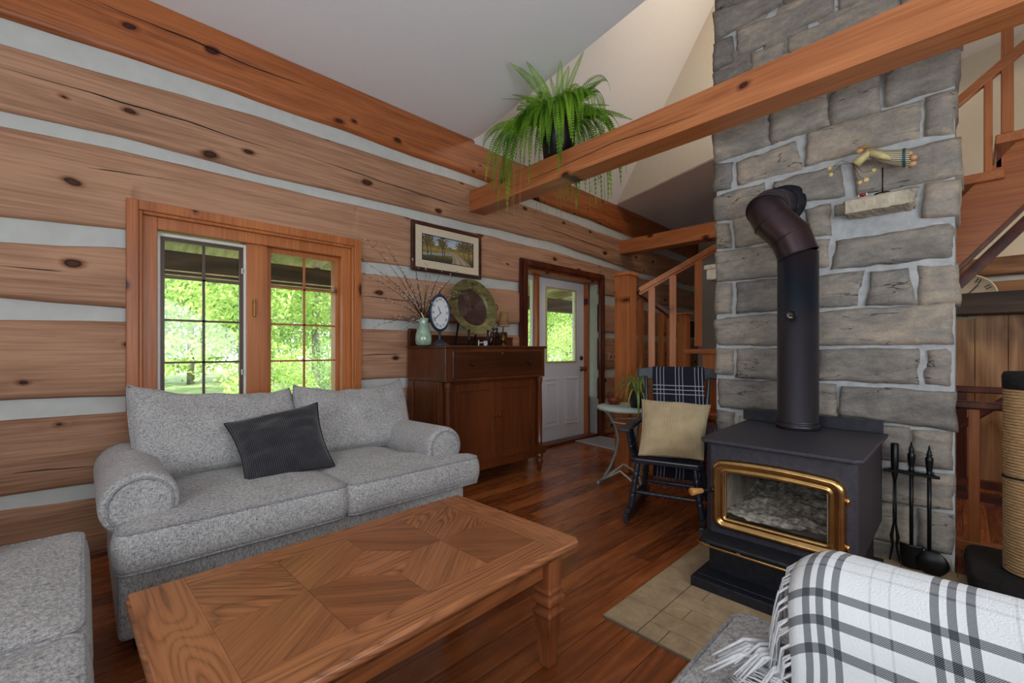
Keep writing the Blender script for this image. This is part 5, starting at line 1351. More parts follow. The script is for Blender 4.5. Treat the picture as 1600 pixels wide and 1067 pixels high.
for k, (u, v) in enumerate(tips):
    Y = 3.02 + rr.uniform(-.12, .18); e = onY(u, v, Y)
    b = V + Vector((rr.uniform(-.015, .015), rr.uniform(-.015, .015), .2)); L = (e - b).length
    c = b.lerp(e, .4) + Vector((0, 0, .18 * L)); pts = []
    for j in range(13):
        s = j / 12; q = b * (1 - s) ** 2 + c * 2 * s * (1 - s) + e * s * s; q += Vector((.012 * fbm(s * 5, k, 0, 2), 0, .012 * fbm(s * 5, k, 7, 2))) * min(1, s * 3); pts.append(q)
    mbt.tube(pts, [.0032 * (1 - s / 14) for s in range(13)], 5)
    for j in range(3, 13):
        for q_ in range(2):
            if rr.random() < .75:
                side = Vector((rr.uniform(-1, 1), rr.uniform(-.6, .6), rr.uniform(-.3, 1))).normalized(); l2 = rr.uniform(.02, .09) * L; q = pts[j] + side * l2
                mbt.tube([pts[j], pts[j].lerp(q, .5) + Vector((0, 0, .004)), q], [.0014, .0011, .0007], 4)
                if rr.random() < .7: mbb.ball(q, rr.uniform(.0028, .0048), 6)
                if rr.random() < .4: mbb.ball(pts[j].lerp(q, .6), rr.uniform(.002, .004), 6)
build(mbt, 'twigs', M['twig'], t, world=True); build(mbb, 'buds', M['bud'], t, world=True)['kind'] = 'stuff'
# oval clock
cx_ = onY(687, 489, 3.0).x; cz_ = onY(687, 489, 3.0).z; C0 = Vector((cx_, 3.0, cz_))
t = thing('oval_clock', 'oval blue-grey pedestal clock with white roman dial on the cabinet', 'clock', (cx_, 3.0, ZT))
a_, b_ = .098, .152
def oval(a, b, y, n=48): return [Vector((cx_ + a * math.sin(2 * math.pi * k / n), y, cz_ + b * math.cos(2 * math.pi * k / n))) for k in range(n)]
mb = MB(); n = 48
prof = [(0, .02), (.86, .02), (1.0, .012), (1.02, 0), (1.0, -.014), (.93, -.02), (.88, -.012), (.86, -.008)]
vs = []; fs = []
for s, y in prof: vs += oval(a_ * s if s > .1 else .001, b_ * s if s > .1 else .001, 3.0 + y)
for i in range(len(prof) - 1):
    for k in range(n): k2 = (k + 1) % n; fs.append((i * n + k, i * n + k2, (i + 1) * n + k2, (i + 1) * n + k))
mb.add(vs, fs, smooth=True)
for s in (-1, 1): mb.tube([(cx_ + s * a_, 3.0, cz_), (cx_ + s * (a_ + .025), 3.0, cz_ - .005)], .006, 8); mb.ball((cx_ + s * (a_ + .025), 3.0, cz_ - .005), .01)
mb.lathe([(.02, cz_ + b_ - .005), (.008, cz_ + b_ + .01), (.006, cz_ + b_ + .025), (.001, cz_ + b_ + .035)], (cx_, 3.0, 0), 12)
build(mb, 'case', M['pewter'], t, world=True)
mb = MB(); mb.lathe([(.075, ZT), (.075, ZT + .006), (.06, ZT + .02), (.03, ZT + .035), (.014, ZT + .05), (.010, ZT + .065), (.016, ZT + .07), (.010, ZT + .08), (.012, cz_ - b_ + .005)], (cx_, 3.0, 0), 24); build(mb, 'pedestal', M['pewter'], t, world=True)
mb = MB(); mb.add(oval(a_ * .87, b_ * .87, 2.992), [tuple(range(48))]); dial = build(mb, 'dial', M['face'], t, world=True)
def add_text(body, loc, size, mat, parent, rot=(math.pi / 2, 0, 0), name='lettering', thick=.0004):
    cu = bpy.data.curves.new(name, 'FONT'); cu.body = body; cu.size = size; cu.align_x = 'CENTER'; cu.align_y = 'CENTER'; cu.extrude = thick
    ob = bpy.data.objects.new(name + '_tmp', cu); col.objects.link(ob); dg = bpy.context.evaluated_depsgraph_get(); dg.update()
    me = bpy.data.meshes.new_from_object(ob.evaluated_get(dg)); me.name = name; bpy.data.objects.remove(ob)
    mw = Matrix.Translation(Vector(loc) - (rootloc(parent) if parent else Vector())) @ (rot if isinstance(rot, Matrix) else Matrix.Rotation(rot[0], 4, 'X') @ Matrix.Rotation(rot[1], 4, 'Y'))
    return me, mw
def text_part(items, mat, parent, name):
    bm = bmesh.new()
    for body, loc, size, rot in items:
        me, mw = add_text(body, loc, size, mat, parent, rot, name); me.transform(mw); bm.from_mesh(me); bpy.data.meshes.remove(me)
    me = bpy.data.meshes.new(name); bm.to_mesh(me); bm.free(); me.materials.append(mat)
    o = bpy.data.objects.new(name, me); col.objects.link(o); o.parent = parent; return o
RN = ['XII', 'I', 'II', 'III', 'IIII', 'V', 'VI', 'VII', 'VIII', 'IX', 'X', 'XI']
items = []
for k, s in enumerate(RN):
    a = 2 * math.pi * k / 12; items.append((s, (cx_ + a_ * .70 * math.sin(a), 2.991, cz_ + b_ * .73 * math.cos(a)), .030, Matrix.Rotation(math.pi / 2, 4, 'X') @ Matrix.Rotation(-a if k in (10, 11, 0, 1, 2) else -a + math.pi if k in (4, 5, 6, 7, 8) else 0, 4, 'Z')))
text_part(items, M['ink'], dial, 'numerals')
mb = MB(); mb.bar((cx_, 2.989, cz_), (cx_ - .022, 2.989, cz_ + .052), .005, .0015, up=(0, 1, 0)); mb.bar((cx_ + .005, 2.988, cz_ + .002), (cx_ - .062, 2.988, cz_ - .058), .004, .0015, up=(0, 1, 0)); mb.ball((cx_, 2.988, cz_), .005); build(mb, 'hands', M['ink'], dial, world=True)
M['plate_ridge_glint'] = plain('plate_ridge_glint', srgb(128, 100, 92), 0.2, 0.3)  # lighter tone stands in for specular glints on the raised rings
# big round platter on its stand
pc = onY(738, 481, 3.12); t = thing('round_platter', 'large mossy green platter with plum spiral centre propped on the cabinet', 'platter', (pc.x, 3.12, ZT))
mb = MB(); R0 = .265
pr = [(.001, .0), (.02, -.004)]
k = 0; r_ = .02
while r_ < .165:
    pr += [(r_ + .003, -.006), (r_ + .006, .0), (r_ + .009, .0)]; r_ += .0125
mb.lathe(pr + [(.168, 0)], (0, 0, 0), 56, 'y', smooth=True); s0 = len(mb.v)
tilt = Matrix.Translation((pc.x, 3.12, pc.z)) @ Matrix.Rotation(math.radians(-14), 4, 'X')
mb.xf(tilt); build(mb, 'spiral_centre', M['plate_mid'], t, world=True)
mb = MB()
for k in range(11): r_ = .028 + k * .0125; mb.tube([tilt @ Vector((r_ * math.cos(a), -.008, r_ * math.sin(a))) for a in [2 * math.pi * q / 40 for q in range(40)]], .0022, 5, closed=True)
build(mb, 'spiral_ridge_glints', M['plate_ridge_glint'], t, world=True)
mb = MB(); mb.lathe([(.166, .002), (.168, -.016), (.185, -.022), (.225, -.028), (.258, -.036), (R0, -.038), (R0, -.030), (.20, -.008), (.16, .010), (.001, .012)], (0, 0, 0), 56, 'y'); mb.xf(tilt); build(mb, 'rim', M['plate_rim'], t, world=True)
mb = MB()
for s in (1,): mb.tube([tilt @ Vector((R0 + .02 + .028 * math.cos(a) - .012, -.02, .028 * math.sin(a) + .02)) for a in [math.radians(-140 + 280 * k / 12) for k in range(13)]], .004, 8)
build(mb, 'ring_handle', M['plate_mid'], t, world=True)
t = thing('platter_stand', 'black wooden easel holding up the round platter', 'stand', (pc.x, 3.08, ZT))
mb = MB()
for x in (pc.x - .11, pc.x + .11):
    mb.tube([(x, 3.03, ZT), (x, 3.03, ZT + .13)], .009, 8); mb.ball((x, 3.03, ZT + .135), .013); mb.bar((x, 3.03, ZT + .012), (x, 3.26, ZT + .012), .014, .016); mb.bar((x, 3.23, ZT + .01), (x, 3.16, ZT + .30), .014, .012)
mb.bar((pc.x - .11, 3.05, ZT + .045), (pc.x + .11, 3.05, ZT + .045), .012, .012)
build(mb, 'frame', M['black_lac'], t, world=True)
q = onY(752, 531, 2.98); t = thing('card_holder', 'small white metal holder lying under the platter', 'holder', (q.x, 2.98, ZT))
mb = MB(); mb.bar((q.x - .03, 2.98, ZT), (q.x - .03, 2.98, ZT + .05), .008, .006); mb.bar((q.x - .03, 2.98, ZT + .025), (q.x + .03, 2.98, ZT + .033), .005, .006); mb.box(q.x + .03, q.x + .07, 2.975, 2.982, ZT, ZT + .045); build(mb, 'frame', M['white_bits'], t, world=True)
# couple figurine
q = onY(772, 530, 2.93)
t = thing('couple_figurine', 'dark bronze pair of standing figures in front of the platter', 'figurine', (q.x, 2.93, ZT))
for s, hgt in ((-1, .165), (1, .17)):
    x = q.x + s * .03; mb = MB()
    mb.tube([(x + s * .012, 2.93, ZT), (x + s * .008, 2.93, ZT + .05), (x, 2.925, ZT + .085), (x - s * .006, 2.92, ZT + .115), (x - s * .008, 2.92, ZT + .13)], [.020, .016, .018, .020, .010], 10)
    mb.tube([(x - s * .004, 2.915, ZT + .122), (x - s * .02, 2.90, ZT + .10), (x - s * .024, 2.905, ZT + .07)], [.009, .008, .006], 8)
    mb.tube([(x + s * .012, 2.918, ZT + .118), (x + s * .024, 2.915, ZT + .09), (x + s * .012, 2.90, ZT + .075)], [.008, .007, .006], 8)
    b = build(mb, 'body', M['bronze_fig'], t, world=True)
    mb = MB(); mb.ball((x - s * .011, 2.915, ZT + .148), .014, 10, (1, 1, 1.2)); build(mb, 'head', M['bronze_fig'], t, world=True)
mb = MB(); mb.box(q.x - .06, q.x + .06, 2.895, 2.965, ZT, ZT + .008); build(mb, 'base', M['bronze_fig'], t, world=True, bevel=.003)
# small lamp
q = onY(786, 530, 3.08)
t = thing('small_table_lamp', 'small brass lamp with tapered parchment shade at the right end of the cabinet', 'lamp', (q.x, 3.08, ZT))
mb = MB(); mb.lathe([(.032, 0), (.032, .006), (.012, .014), (.010, .03), (.024, .05), (.026, .07), (.016, .095), (.006, .105), (.005, .22)], (q.x, 3.08, ZT), 20); build(mb, 'base', M['old_brass'], t, world=True)
mb = MB(); mb.lathe([(.058, .19), (.060, .192), (.034, .335), (.032, .335), (.056, .193)], (q.x + .008, 3.08, ZT), 28); sh = build(mb, 'lamp_shade', M['shade'], t, world=True)
mb = MB()
for z, r_ in ((.192, .061), (.333, .035)): mb.tube([(q.x + .008 + r_ * math.cos(a), 3.08 + r_ * math.sin(a), ZT + z) for a in [2 * math.pi * k / 24 for k in range(24)]], .004, 6, closed=True)
build(mb, 'trim', M['rope'], sh, world=True)
q2 = onY(792, 525, 3.2); t = thing('trinket_box', 'small dark wooden box behind the lamp on the cabinet', 'box', (q2.x, 3.2, ZT)); mb = MB(); mb.box(q2.x - .045, q2.x + .045, 3.16, 3.24, ZT, ZT + .075); bxo = build(mb, 'body', M['cherry_x'], t, world=True, bevel=.004); mb = MB(); mb.box(q2.x - .048, q2.x + .048, 3.157, 3.243, ZT + .075, ZT + .09); build(mb, 'lid', M['cherry_x'], t, world=True, bevel=.004)

# framed painting
PY = 3.345
ptl = onY(643, 343, PY); pbr = onY(751.5, 437, PY); x0, x1, z1, z0 = ptl.x, pbr.x, (ptl.z + onY(753, 367.5, PY).z) / 2, pbr.z
t = thing('framed_painting', 'brown-framed country road landscape painting hanging above the cabinet', 'picture', ((x0 + x1) / 2, PY, z0))
mb = MB(); frame_rect(mb, x0, x1, z0, z1, .035, PY - .012, PY + .018); fr = build(mb, 'frame', M['frame_brown'], t, world=True, bevel=.008, seg=3)
mb = MB(); frame_rect(mb, x0 + .033, x1 - .033, z0 + .033, z1 - .033, .075, PY - .004, PY + .012); build(mb, 'liner', M['linen'], t, world=True, bevel=.003)
mb = MB(); frame_rect(mb, x0 + .103, x1 - .103, z0 + .103, z1 - .103, .006, PY - .008, PY + .006); build(mb, 'inner_fillet', M['ink'], t, world=True)
def paint(a, b):   # a: 0 left..1 right, b: 0 bottom..1 top
    n = fbm(a * 9, b * 9, 3, 3); n2 = fbm(a * 30, b * 30, 8, 2); n3 = fbm(a * 3, b * 4, 1, 2)
    hz = .52 + .04 * n3
    rc = .50 + .18 * (1 - b / hz) * .9 if b < hz else 0
    if b > hz:
        c = Vector((.34, .44, .56)).lerp(Vector((.80, .78, .70)), max(0, min(1, 1 - (b - hz) * 2.4 + .5 * n)))
        if b < hz + .16 + .12 * n + .05 * n2: c = Vector((.07, .09, .04)).lerp(Vector((.36, .28, .08)), max(0, min(1, .5 + n2)))
        for tx, w in ((.10, .10), (.38, .07), (.80, .11), (.93, .10)):
            d = math.hypot((a - tx) / w * .75, (b - .80) / .22)
            if d + .7 * n2 + .3 * n < .95: c = Vector((.05, .05, .03)).lerp(Vector((.26, .17, .05)), max(0, min(1, .45 + 1.3 * n2)))
    else:
        q = 1 - b / hz; c = Vector((.40, .27, .07)).lerp(Vector((.05, .05, .03)), min(1, q * 1.3 + .5 * n2))
        rx = .52 + .16 * q + .10 * math.sin(q * 2.2); rw = .03 + .17 * q
        if abs(a - rx) < rw:
            e = abs(a - rx) / rw; c = Vector((.50, .42, .30)).lerp(Vector((.26, .19, .12)), .5 + .5 * math.cos(e * 9) * .7 + .3 * n2)
        wx = .36 + .1 * q
        if a < rx - rw and abs(b - (.34 - .25 * (.45 - a))) < .05 + .03 * n: c = Vector((.30, .33, .34)) + Vector((1, 1, 1)) * .08 * n2
    for tx, w in ((.08, .010), (.14, .007), (.36, .009), (.40, .006), (.80, .006), (.90, .012)):
        if abs(a - tx - .02 * math.sin(b * 5)) < w and b > .22: c = Vector((.07, .06, .05))
    return c
W_, H_ = 128, 80; vs = []; cs = []
for i in range(W_ + 1):
    for j in range(H_ + 1): vs.append((lerp(x0 + .108, x1 - .108, i / W_), PY - .003, lerp(z0 + .108, z1 - .108, j / H_))); cs.append(paint(i / W_, j / H_))
mb = MB(); mb.add(vs, [(i * (H_ + 1) + j, (i + 1) * (H_ + 1) + j, (i + 1) * (H_ + 1) + j + 1, i * (H_ + 1) + j + 1) for i in range(W_) for j in range(H_)])
m = NT('painted_canvas'); a_n = m.node('ShaderNodeAttribute', attribute_name='paint'); m.bump(m.noise(m.coord(), 180, 2), .3, .002); M['paint'] = m.fin(a_n.outputs['Color'], .5)
cv = build(mb, 'canvas', M['paint'], t, world=True); ca = cv.data.attributes.new('paint', 'FLOAT_COLOR', 'POINT')
for k, c in enumerate(cs): ca.data[k].color = (max(0, c.x), max(0, c.y), max(0, c.z), 1)
# ================================================================== ROCKING CHAIR (local: +x faces forward)
t = thing('rocking_chair', 'black painted spindle rocking chair beside the chimney', 'rocking chair', (2.926, 1.424, 0), rz=math.radians(196.9))
mbk = lambda: MB()
def turned(p, q, r, n=10, beads=(.2, .5, .8)):
    p, q = Vector(p), Vector(q); pts = []; rs = []
    for k in range(25):
        s = k / 24; pts.append(p.lerp(q, s)); b = r * (.75 + .35 * math.sin(math.pi * s))
        for c in beads:
            if abs(s - c) < .03: b = r * 1.3
            elif abs(s - c) < .06: b = r * .7
        rs.append(b)
    m = MB(); m.tube(pts, rs, n); return m
SW = .235; SZ = .405
mb = MB(); sp = round_poly([(.215, -SW), (.215, SW), (-.20, SW - .03), (-.20, -SW + .03)], .05)
mb.prism(sp, SZ - .018, SZ + .018); build(mb, 'seat', M['chair_black'], t, bevel=.010, seg=3)
legs = {}
for sx_, sy_ in ((1, 1), (1, -1), (-1, 1), (-1, -1)):
    top = (.15 * sx_ + .02, .18 * sy_, SZ - .01); bot = (.205 * sx_ + .0, .225 * sy_, .075 if sx_ > 0 else .07)
    legs[(sx_, sy_)] = (top, bot); build(turned(top, bot, .021, beads=(.28, .45, .62)), 'leg', M['chair_black'], t)
def rock(x): return .0009 + .12 * x * x
for s in (-1, 1):
    mb = MB(); xs_ = [-.40 + .72 * k / 24 for k in range(25)]; vs = []
    for x in xs_:
        z = rock(x - .02); h = .055 + (.02 if abs(x) < .25 else 0)
        for a, b in ((-.014, z), (.014, z), (.014, z + h), (-.014, z + h)): vs.append((x, s * .232 + a, b))
    fs = [(k * 4 + j, k * 4 + (j + 1) % 4, (k + 1) * 4 + (j + 1) % 4, (k + 1) * 4 + j) for k in range(24) for j in range(4)] + [(0, 1, 2, 3), (96, 97, 98, 99)]
    mb.add(vs, fs); build(mb, 'rocker', M['chair_black'], t, bevel=.004)
build(turned((.195, -.20, .19), (.195, .20, .19), .014, beads=(.3, .5, .7)), 'stretcher', M['chair_black'], t)
build(turned((-.18, -.20, .17), (-.18, .20, .17), .012, beads=(.3, .7)), 'stretcher', M['chair_black'], t)
for s in (-1, 1): build(turned((.19, s * .205, .17), (-.18, s * .205, .15), .012, beads=(.5,)), 'stretcher', M['chair_black'], t)
# back: crest rail, posts, spindles
CZ = 1.0; bxk = -.17; bxt = -.30
def backx(z): return lerp(bxk, bxt, (z - SZ) / (CZ - SZ))
for s in (-1, 1): build(turned((bxk, s * .19, SZ), (backx(.94), s * .225, .95), .015, beads=(.1, .18, .5)), 'back_post', M['chair_black'], t)
for k in range(5): y = -.13 + .065 * k; build(turned((bxk - .01, y * .8, SZ), (backx(.94) - .012, y, .94), .008, beads=()), 'spindle', M['chair_black'], t)
mb = MB(); vs = []; n = 24
for k in range(n + 1):
    y = lerp(-.285, .285, k / n); q = abs(y) / .285; x = backx(.97) - .03 * (1 - q * q)
    hi = CZ + .005 + .0 * q - (.012 if q > .93 else 0) + .014 * math.sin(math.pi * min(1, q * 1.0)); lo = .935 + .02 * (q > .8) * (1 - (q - .8) * 3) - .01
    for a, b in ((-.012, lo), (.012, lo), (.012, hi), (-.012, hi)): vs.append((x + a, y, b))
mb.add(vs, [(k * 4 + j, k * 4 + (j + 1) % 4, (k + 1) * 4 + (j + 1) % 4, (k + 1) * 4 + j) for k in range(n) for j in range(4)] + [(0, 1, 2, 3), tuple(n * 4 + j for j in range(4))])
build(mb, 'crest_rail', M['chair_black'], t, bevel=.006, seg=3)
for s in (-1, 1):
    mb = MB(); vs = []
    for k in range(15):
        f = k / 14; x = lerp(-.20, .225, f); w = .022 + .014 * math.sin(math.pi * f * .9) + (.01 if f > .8 else 0); z = .625 - .012 * f ** 2 * 2; y = s * (.245 + .02 * f)
        for a, b in ((-w, z - .012), (w, z - .012), (w, z + .012), (-w, z + .012)): vs.append((x, y + a, b))
    mb.add(vs, [(k * 4 + j, k * 4 + (j + 1) % 4, (k + 1) * 4 + (j + 1) % 4, (k + 1) * 4 + j) for k in range(14) for j in range(4)] + [(0, 1, 2, 3), tuple(56 + j for j in range(4))])
    build(mb, 'armrest', M['chair_black'], t, bevel=.008, seg=3)
    for x in (.17, .12, .06): build(turned((x - .02, s * .215, SZ), (x + .01, s * .255, .615), .015 if x > .15 else .012, beads=(.25, .4, .7)), 'arm_spindle', M['chair_black'], t)
rc = Matrix.Translation((2.926, 1.424, 0)) @ Matrix.Rotation(math.radians(196.9), 4, 'Z')
# navy plaid blanket over the back, hanging to below the seat
t = thing('plaid_blanket', 'navy plaid blanket with white lines hung over the rocking chair back', 'blanket', tuple(rc @ Vector((-.28, 0, .60))))
def blk(a, b):
    # b 0 front bottom .. over the crest .. 1 back bottom with tassels
    y = lerp(-.165, .195, a) ; s = b
    if s < .36: z = lerp(.46, 1.0, s / .36); x = backx(z) + .022
    elif s < .42: q = (s - .36) / .06; z = 1.0 + .022 * math.sin(math.pi * q); x = lerp(backx(1.0) + .022, backx(1.0) - .045, q)
    else: q = (s - .42) / .58; z = lerp(1.0, .20, q); x = backx(max(z, .42)) - .050
    w = .007 * fbm(a * 4, b * 5, 2, 2)
    y += .012 * math.sin(b * 8 + 1)
    return rc @ Vector((x + w, y, z))
mb = MB(); mb.grid(lambda a, b: blk(a, b), 26, 90, uvs=(.36, 1.45)); build(mb, 'cloth', M['blanket'], t, world=True, solid=.006)
mb = MB(); rr = random.Random(9)
for k in range(18):
    p = blk((k + .5) / 18, 1.0); L = rr.uniform(.07, .10)
    for j in range(3): mb.tube([p, p + Vector((rr.uniform(-.01, .01), rr.uniform(-.01, .01), -L * .5)), p + Vector((rr.uniform(-.018, .018), rr.uniform(-.018, .018), -L))], [.003, .003, .001], 5)
build(mb, 'fringe', M['yarn_grey'], t, world=True)
# tan pillow
c4 = [at(1003, 624, 3.02), at(1110, 633, 2.93), at(1099, 719, 2.64), at(998, 711, 2.72)]
pillow('throw_pillow', c4, .15, M['cord_tan'], label='tan corduroy throw pillow on the rocking chair seat', cat='pillow', uvs=(1, 1), sag=1.0, seed=5.1, pinch=.03)

# ================================================================== SIDE TABLE, PLANTS
TC = Vector((3.28, 1.95, 0)); tz = .675
t = thing('iron_side_table', 'small round pale green iron side table beside the rocking chair', 'side table', tuple(TC))
mb = MB(); mb.lathe([(.001, tz - .02), (.262, tz - .022), (.27, tz - .018), (.272, tz), (.266, tz + .006), (.001, tz + .006)], (TC.x, TC.y, 0), 48); build(mb, 'tabletop', M['mint_iron'], t, world=True)
dirs = [onZ(943, 757, 0) - TC, onZ(1003, 768, 0) - TC, onZ(1033, 756, 0) - TC]
feet = []
for k in range(3):
    ang = math.radians([118, 238, 358][k]); d0 = dirs[0]; base = math.atan2(d0.y, d0.x); d = Vector((math.cos(base + k * 2 * math.pi / 3), math.sin(base + k * 2 * math.pi / 3), 0)); feet.append(d)
    mb = MB(); prof = [(.235, tz - .02), (.17, .60), (.115, .50), (.095, .40), (.115, .28), (.16, .16), (.215, .06), (.262, .012)]
    for o in (-.006, .006): mb.tube([TC + d * r_ + Vector((0, 0, z)) for r_, z in prof], .009, 8, flat=1.3)
    mb.ball(TC + d * .264 + Vector((0, 0, .012)), .014, 8)
    build(mb, 'leg', M['mint_iron'], t, world=True)
for k in range(3):
    a, b = feet[k], feet[(k + 1) % 3]; mb = MB()
    mb.tube([TC + a * .25 + Vector((0, 0, .03)), TC + (a * .7 + b * .3) * .24 + Vector((0, 0, .11)), TC + (a + b) * .22 * .6 + Vector((0, 0, .16)), TC + (a * .3 + b * .7) * .24 + Vector((0, 0, .11)), TC + b * .25 + Vector((0, 0, .03))], .008, 8); build(mb, 'brace', M['mint_iron'], t, world=True)
mb = MB(); mb.tube([TC + Vector((.15 * math.cos(a), .15 * math.sin(a), .555)) for a in [2 * math.pi * k / 28 for k in range(28)]], .006, 6, closed=True); build(mb, 'ring', M['mint_iron'], t, world=True)
PC = Vector((3.25, 1.86, tz + .007))
t = thing('spider_plant', 'striped spider plant spilling over the edge of the pale green side table', 'plant', tuple(PC))
mb = MB(); mb.lathe([(.055, 0), (.075, .09), (.08, .10), (.072, .10), (.06, .09)], tuple(PC), 24); build(mb, 'pot', M['black_pot'], t, world=True)
mb = MB(); rr = random.Random(21)
def blade(mb, p0, p1, p2, w, n=9):
    side = None; vs = []
    for k in range(n + 1):
        s = k / n; q = p0 * (1 - s) ** 2 + p1 * 2 * s * (1 - s) + p2 * s * s; d = (p1 - p0) * 2 * (1 - s) + (p2 - p1) * 2 * s
        sd = d.cross(Vector((0, 0, 1))); sd = sd.normalized() if sd.length > 1e-5 else Vector((1, 0, 0)); ww = w * math.sin(math.pi * min(.97, .12 + s * .88)) ** .8
        up = sd.cross(d).normalized()
        vs += [q - sd * ww, q + up * ww * -.35, q + sd * ww]
    fs = []
    for k in range(n): fs += [(k * 3, k * 3 + 1, k * 3 + 4, k * 3 + 3), (k * 3 + 1, k * 3 + 2, k * 3 + 5, k * 3 + 4)]
    mb.add(vs, fs, smooth=True)
for k in range(70):
    a = rr.uniform(0, 2 * math.pi); L = rr.uniform(.13, .25); out = Vector((math.cos(a), math.sin(a), 0)) * L
    up = rr.uniform(.06, .22); p0 = PC + Vector((0, 0, .10)) + out * .08; p1 = PC + out * .55 + Vector((0, 0, .12 + up * 1.4)); p2 = PC + out + Vector((0, 0, .10 + rr.uniform(-.12, .06)))
    if rr.random() < .35: out2 = Vector((-.75, -.45, 0)) * rr.uniform(.12, .3); p1 = PC + out2 * .6 + Vector((0, 0, .22)); p2 = PC + out2 + Vector((0, 0, -.02 - rr.uniform(0, .09)))
    blade(mb, p0, p1, p2, .0065)
for (u, v) in ((1003, 560), (990, 575), (1000, 573)): blade(mb, PC + Vector((0, 0, .1)), PC + Vector((0, 0, .22)), onX(u, v, 3.2), .004)
build(mb, 'leaves', M['spider'], t, world=True, recalc=False)
q = onX(950, 626, 3.34); q.z = tz + .007; q.x, q.y = 3.30, 2.115
t = thing('red_handled_planter', 'small red-brown planter with a wire handle behind the spider plant', 'planter', tuple(q))
mb = MB(); mb.lathe([(.042, 0), (.062, .035), (.068, .052), (.062, .052), (.055, .035)], tuple(q), 24); build(mb, 'bowl', M['red_pot'], t, world=True)
mb = MB(); mb.tube([q + Vector((.0 , .064 * math.cos(a), .05 + .075 * math.sin(a))) for a in [math.pi * k / 16 for k in range(17)]], .0022, 6); build(mb, 'handle', M['old_brass'], t, world=True)
# grey door mat
mp = [onZ(899, 689, .012), onZ(960, 703, .012)]
t = thing('door_mat', 'grey woven mat with pale edge on the floor before the white door', 'mat', (4.3, 2.95, 0))
mb = MB(); A = onZ(899, 689, .01); B = onZ(958, 702, .01); d = (B - A); d.normalize(); nn = Vector((-d.y, d.x, 0)); 
if nn.x < 0: nn = -nn
d2 = d * .75; n2 = nn * .48
mb.add([A, A + d2, A + d2 + n2, A + n2, A + Vector((0, 0, -.01)), A + d2 + Vector((0, 0, -.01)), A + d2 + n2 + Vector((0, 0, -.01)), A + n2 + Vector((0, 0, -.01))], [(0, 1, 2, 3), (7, 6, 5, 4), (0, 4, 5, 1), (1, 5, 6, 2), (2, 6, 7, 3), (3, 7, 4, 0)])
build(mb, 'pile', M['rugmat'], t, world=True); mb = MB(); mb.tube([A, A + d2], .006, 6); mb.tube([A, A + n2], .006, 6); mb.tube([A + n2, A + n2 + d2], .006, 6); build(mb, 'binding', M['linen'], t, world=True)

# ================================================================== FERN ON THE BEAM
FB = Vector((2.80, 2.33, bz(2.33) + .200)); crown = FB + Vector((0, 0, .40))
t = thing('boston_fern', 'big green fern in a black pot trailing over the long pine beam', 'plant', tuple(FB))
mb = MB(); mb.lathe([(.10, .0), (.12, .01), (.15, .30), (.158, .33), (.158, .35), (.148, .35), (.14, .32), (.001, .31)], tuple(FB), 32); build(mb, 'pot', M['black_pot'], t, world=True)
mb = MB(); rr = random.Random(4)
def frond(mb, p0, p1, p2, w, n=36, curl=0.0, both=True):
    pts = []
    for k in range(n + 1):
        s = k / n; pts.append(p0 * (1 - s) ** 2 + p1 * 2 * s * (1 - s) + p2 * s * s)
    mb.tube(pts[::3] + [pts[-1]], .0016, 4)
    rad = Vector((p2.x - crown.x, p2.y - crown.y, 0)); rad = rad.normalized() if rad.length > .02 else Vector((-1, 0, 0)); ref = rad * .8 + Vector((rr.uniform(-.6, .6), rr.uniform(-.6, .6), .6)); face = rr.uniform(-.9, .9)
    view = (pts[n // 2] - Vector((0, 0, H))).normalized()
    for k in range(2, n):
        s = k / n; d = (pts[k + 1] - pts[k - 1]).normalized(); side = d.cross(ref)
        if side.length < .35: side = d.cross(Vector((1, .4, 0)))
        side = side.normalized(); side = (side + d.cross(side).normalized() * face).normalized()
        ww = w * (math.sin(math.pi * min(1, .18 + .82 * s) ** .8) ** .6) * (1 - .25 * s); lw = max(.003, (pts[k + 1] - pts[k]).length * .43)
        for sg in (-1, 1):
            tip = pts[k] + side * sg * ww + d * ww * .28 + Vector((0, 0, -ww * .12)); m_ = pts[k].lerp(tip, .55)
            mb.add([pts[k] - d * lw * .7, m_ - d * lw, tip, m_ + d * lw], [(0, 1, 2, 3)])
def tip(u, v, X):
    above = v < 218 - (u - 742) * .8134 + 6
    e = onX(u, v, X)
    if above:
        while e.z > cz(e.y) - .035 or X > 2.76: X -= .02; e = onX(u, v, X)
    return e
UP = [(795, 97, 2.60, .7), (822, 96, 2.70, .5), (876, 93, 2.85, .3), (912, 80, 2.72, .3), (889, 103, 2.95, .3), (940, 127, 2.85, .5), (988, 187, 2.70, .9), (952, 165, 2.62, .6), (785, 155, 2.62, .8), (800, 148, 2.75, .6), (935, 140, 3.0, .4), (845, 120, 2.7, .3), (975, 180, 2.8, .7), (905, 130, 2.6, .2), (860, 120, 2.6, .2), (965, 205, 2.75, .6), (820, 150, 2.6, .4), (800, 185, 2.6, .5)]
for u, v, X, k in UP:
    e = tip(u, v, X); m_ = crown.lerp(e, .5) + Vector((0, 0, .07 * k + .02)); frond(mb, crown + Vector((rr.uniform(-.04, .04), rr.uniform(-.04, .04), -.05)), m_, e, .052)
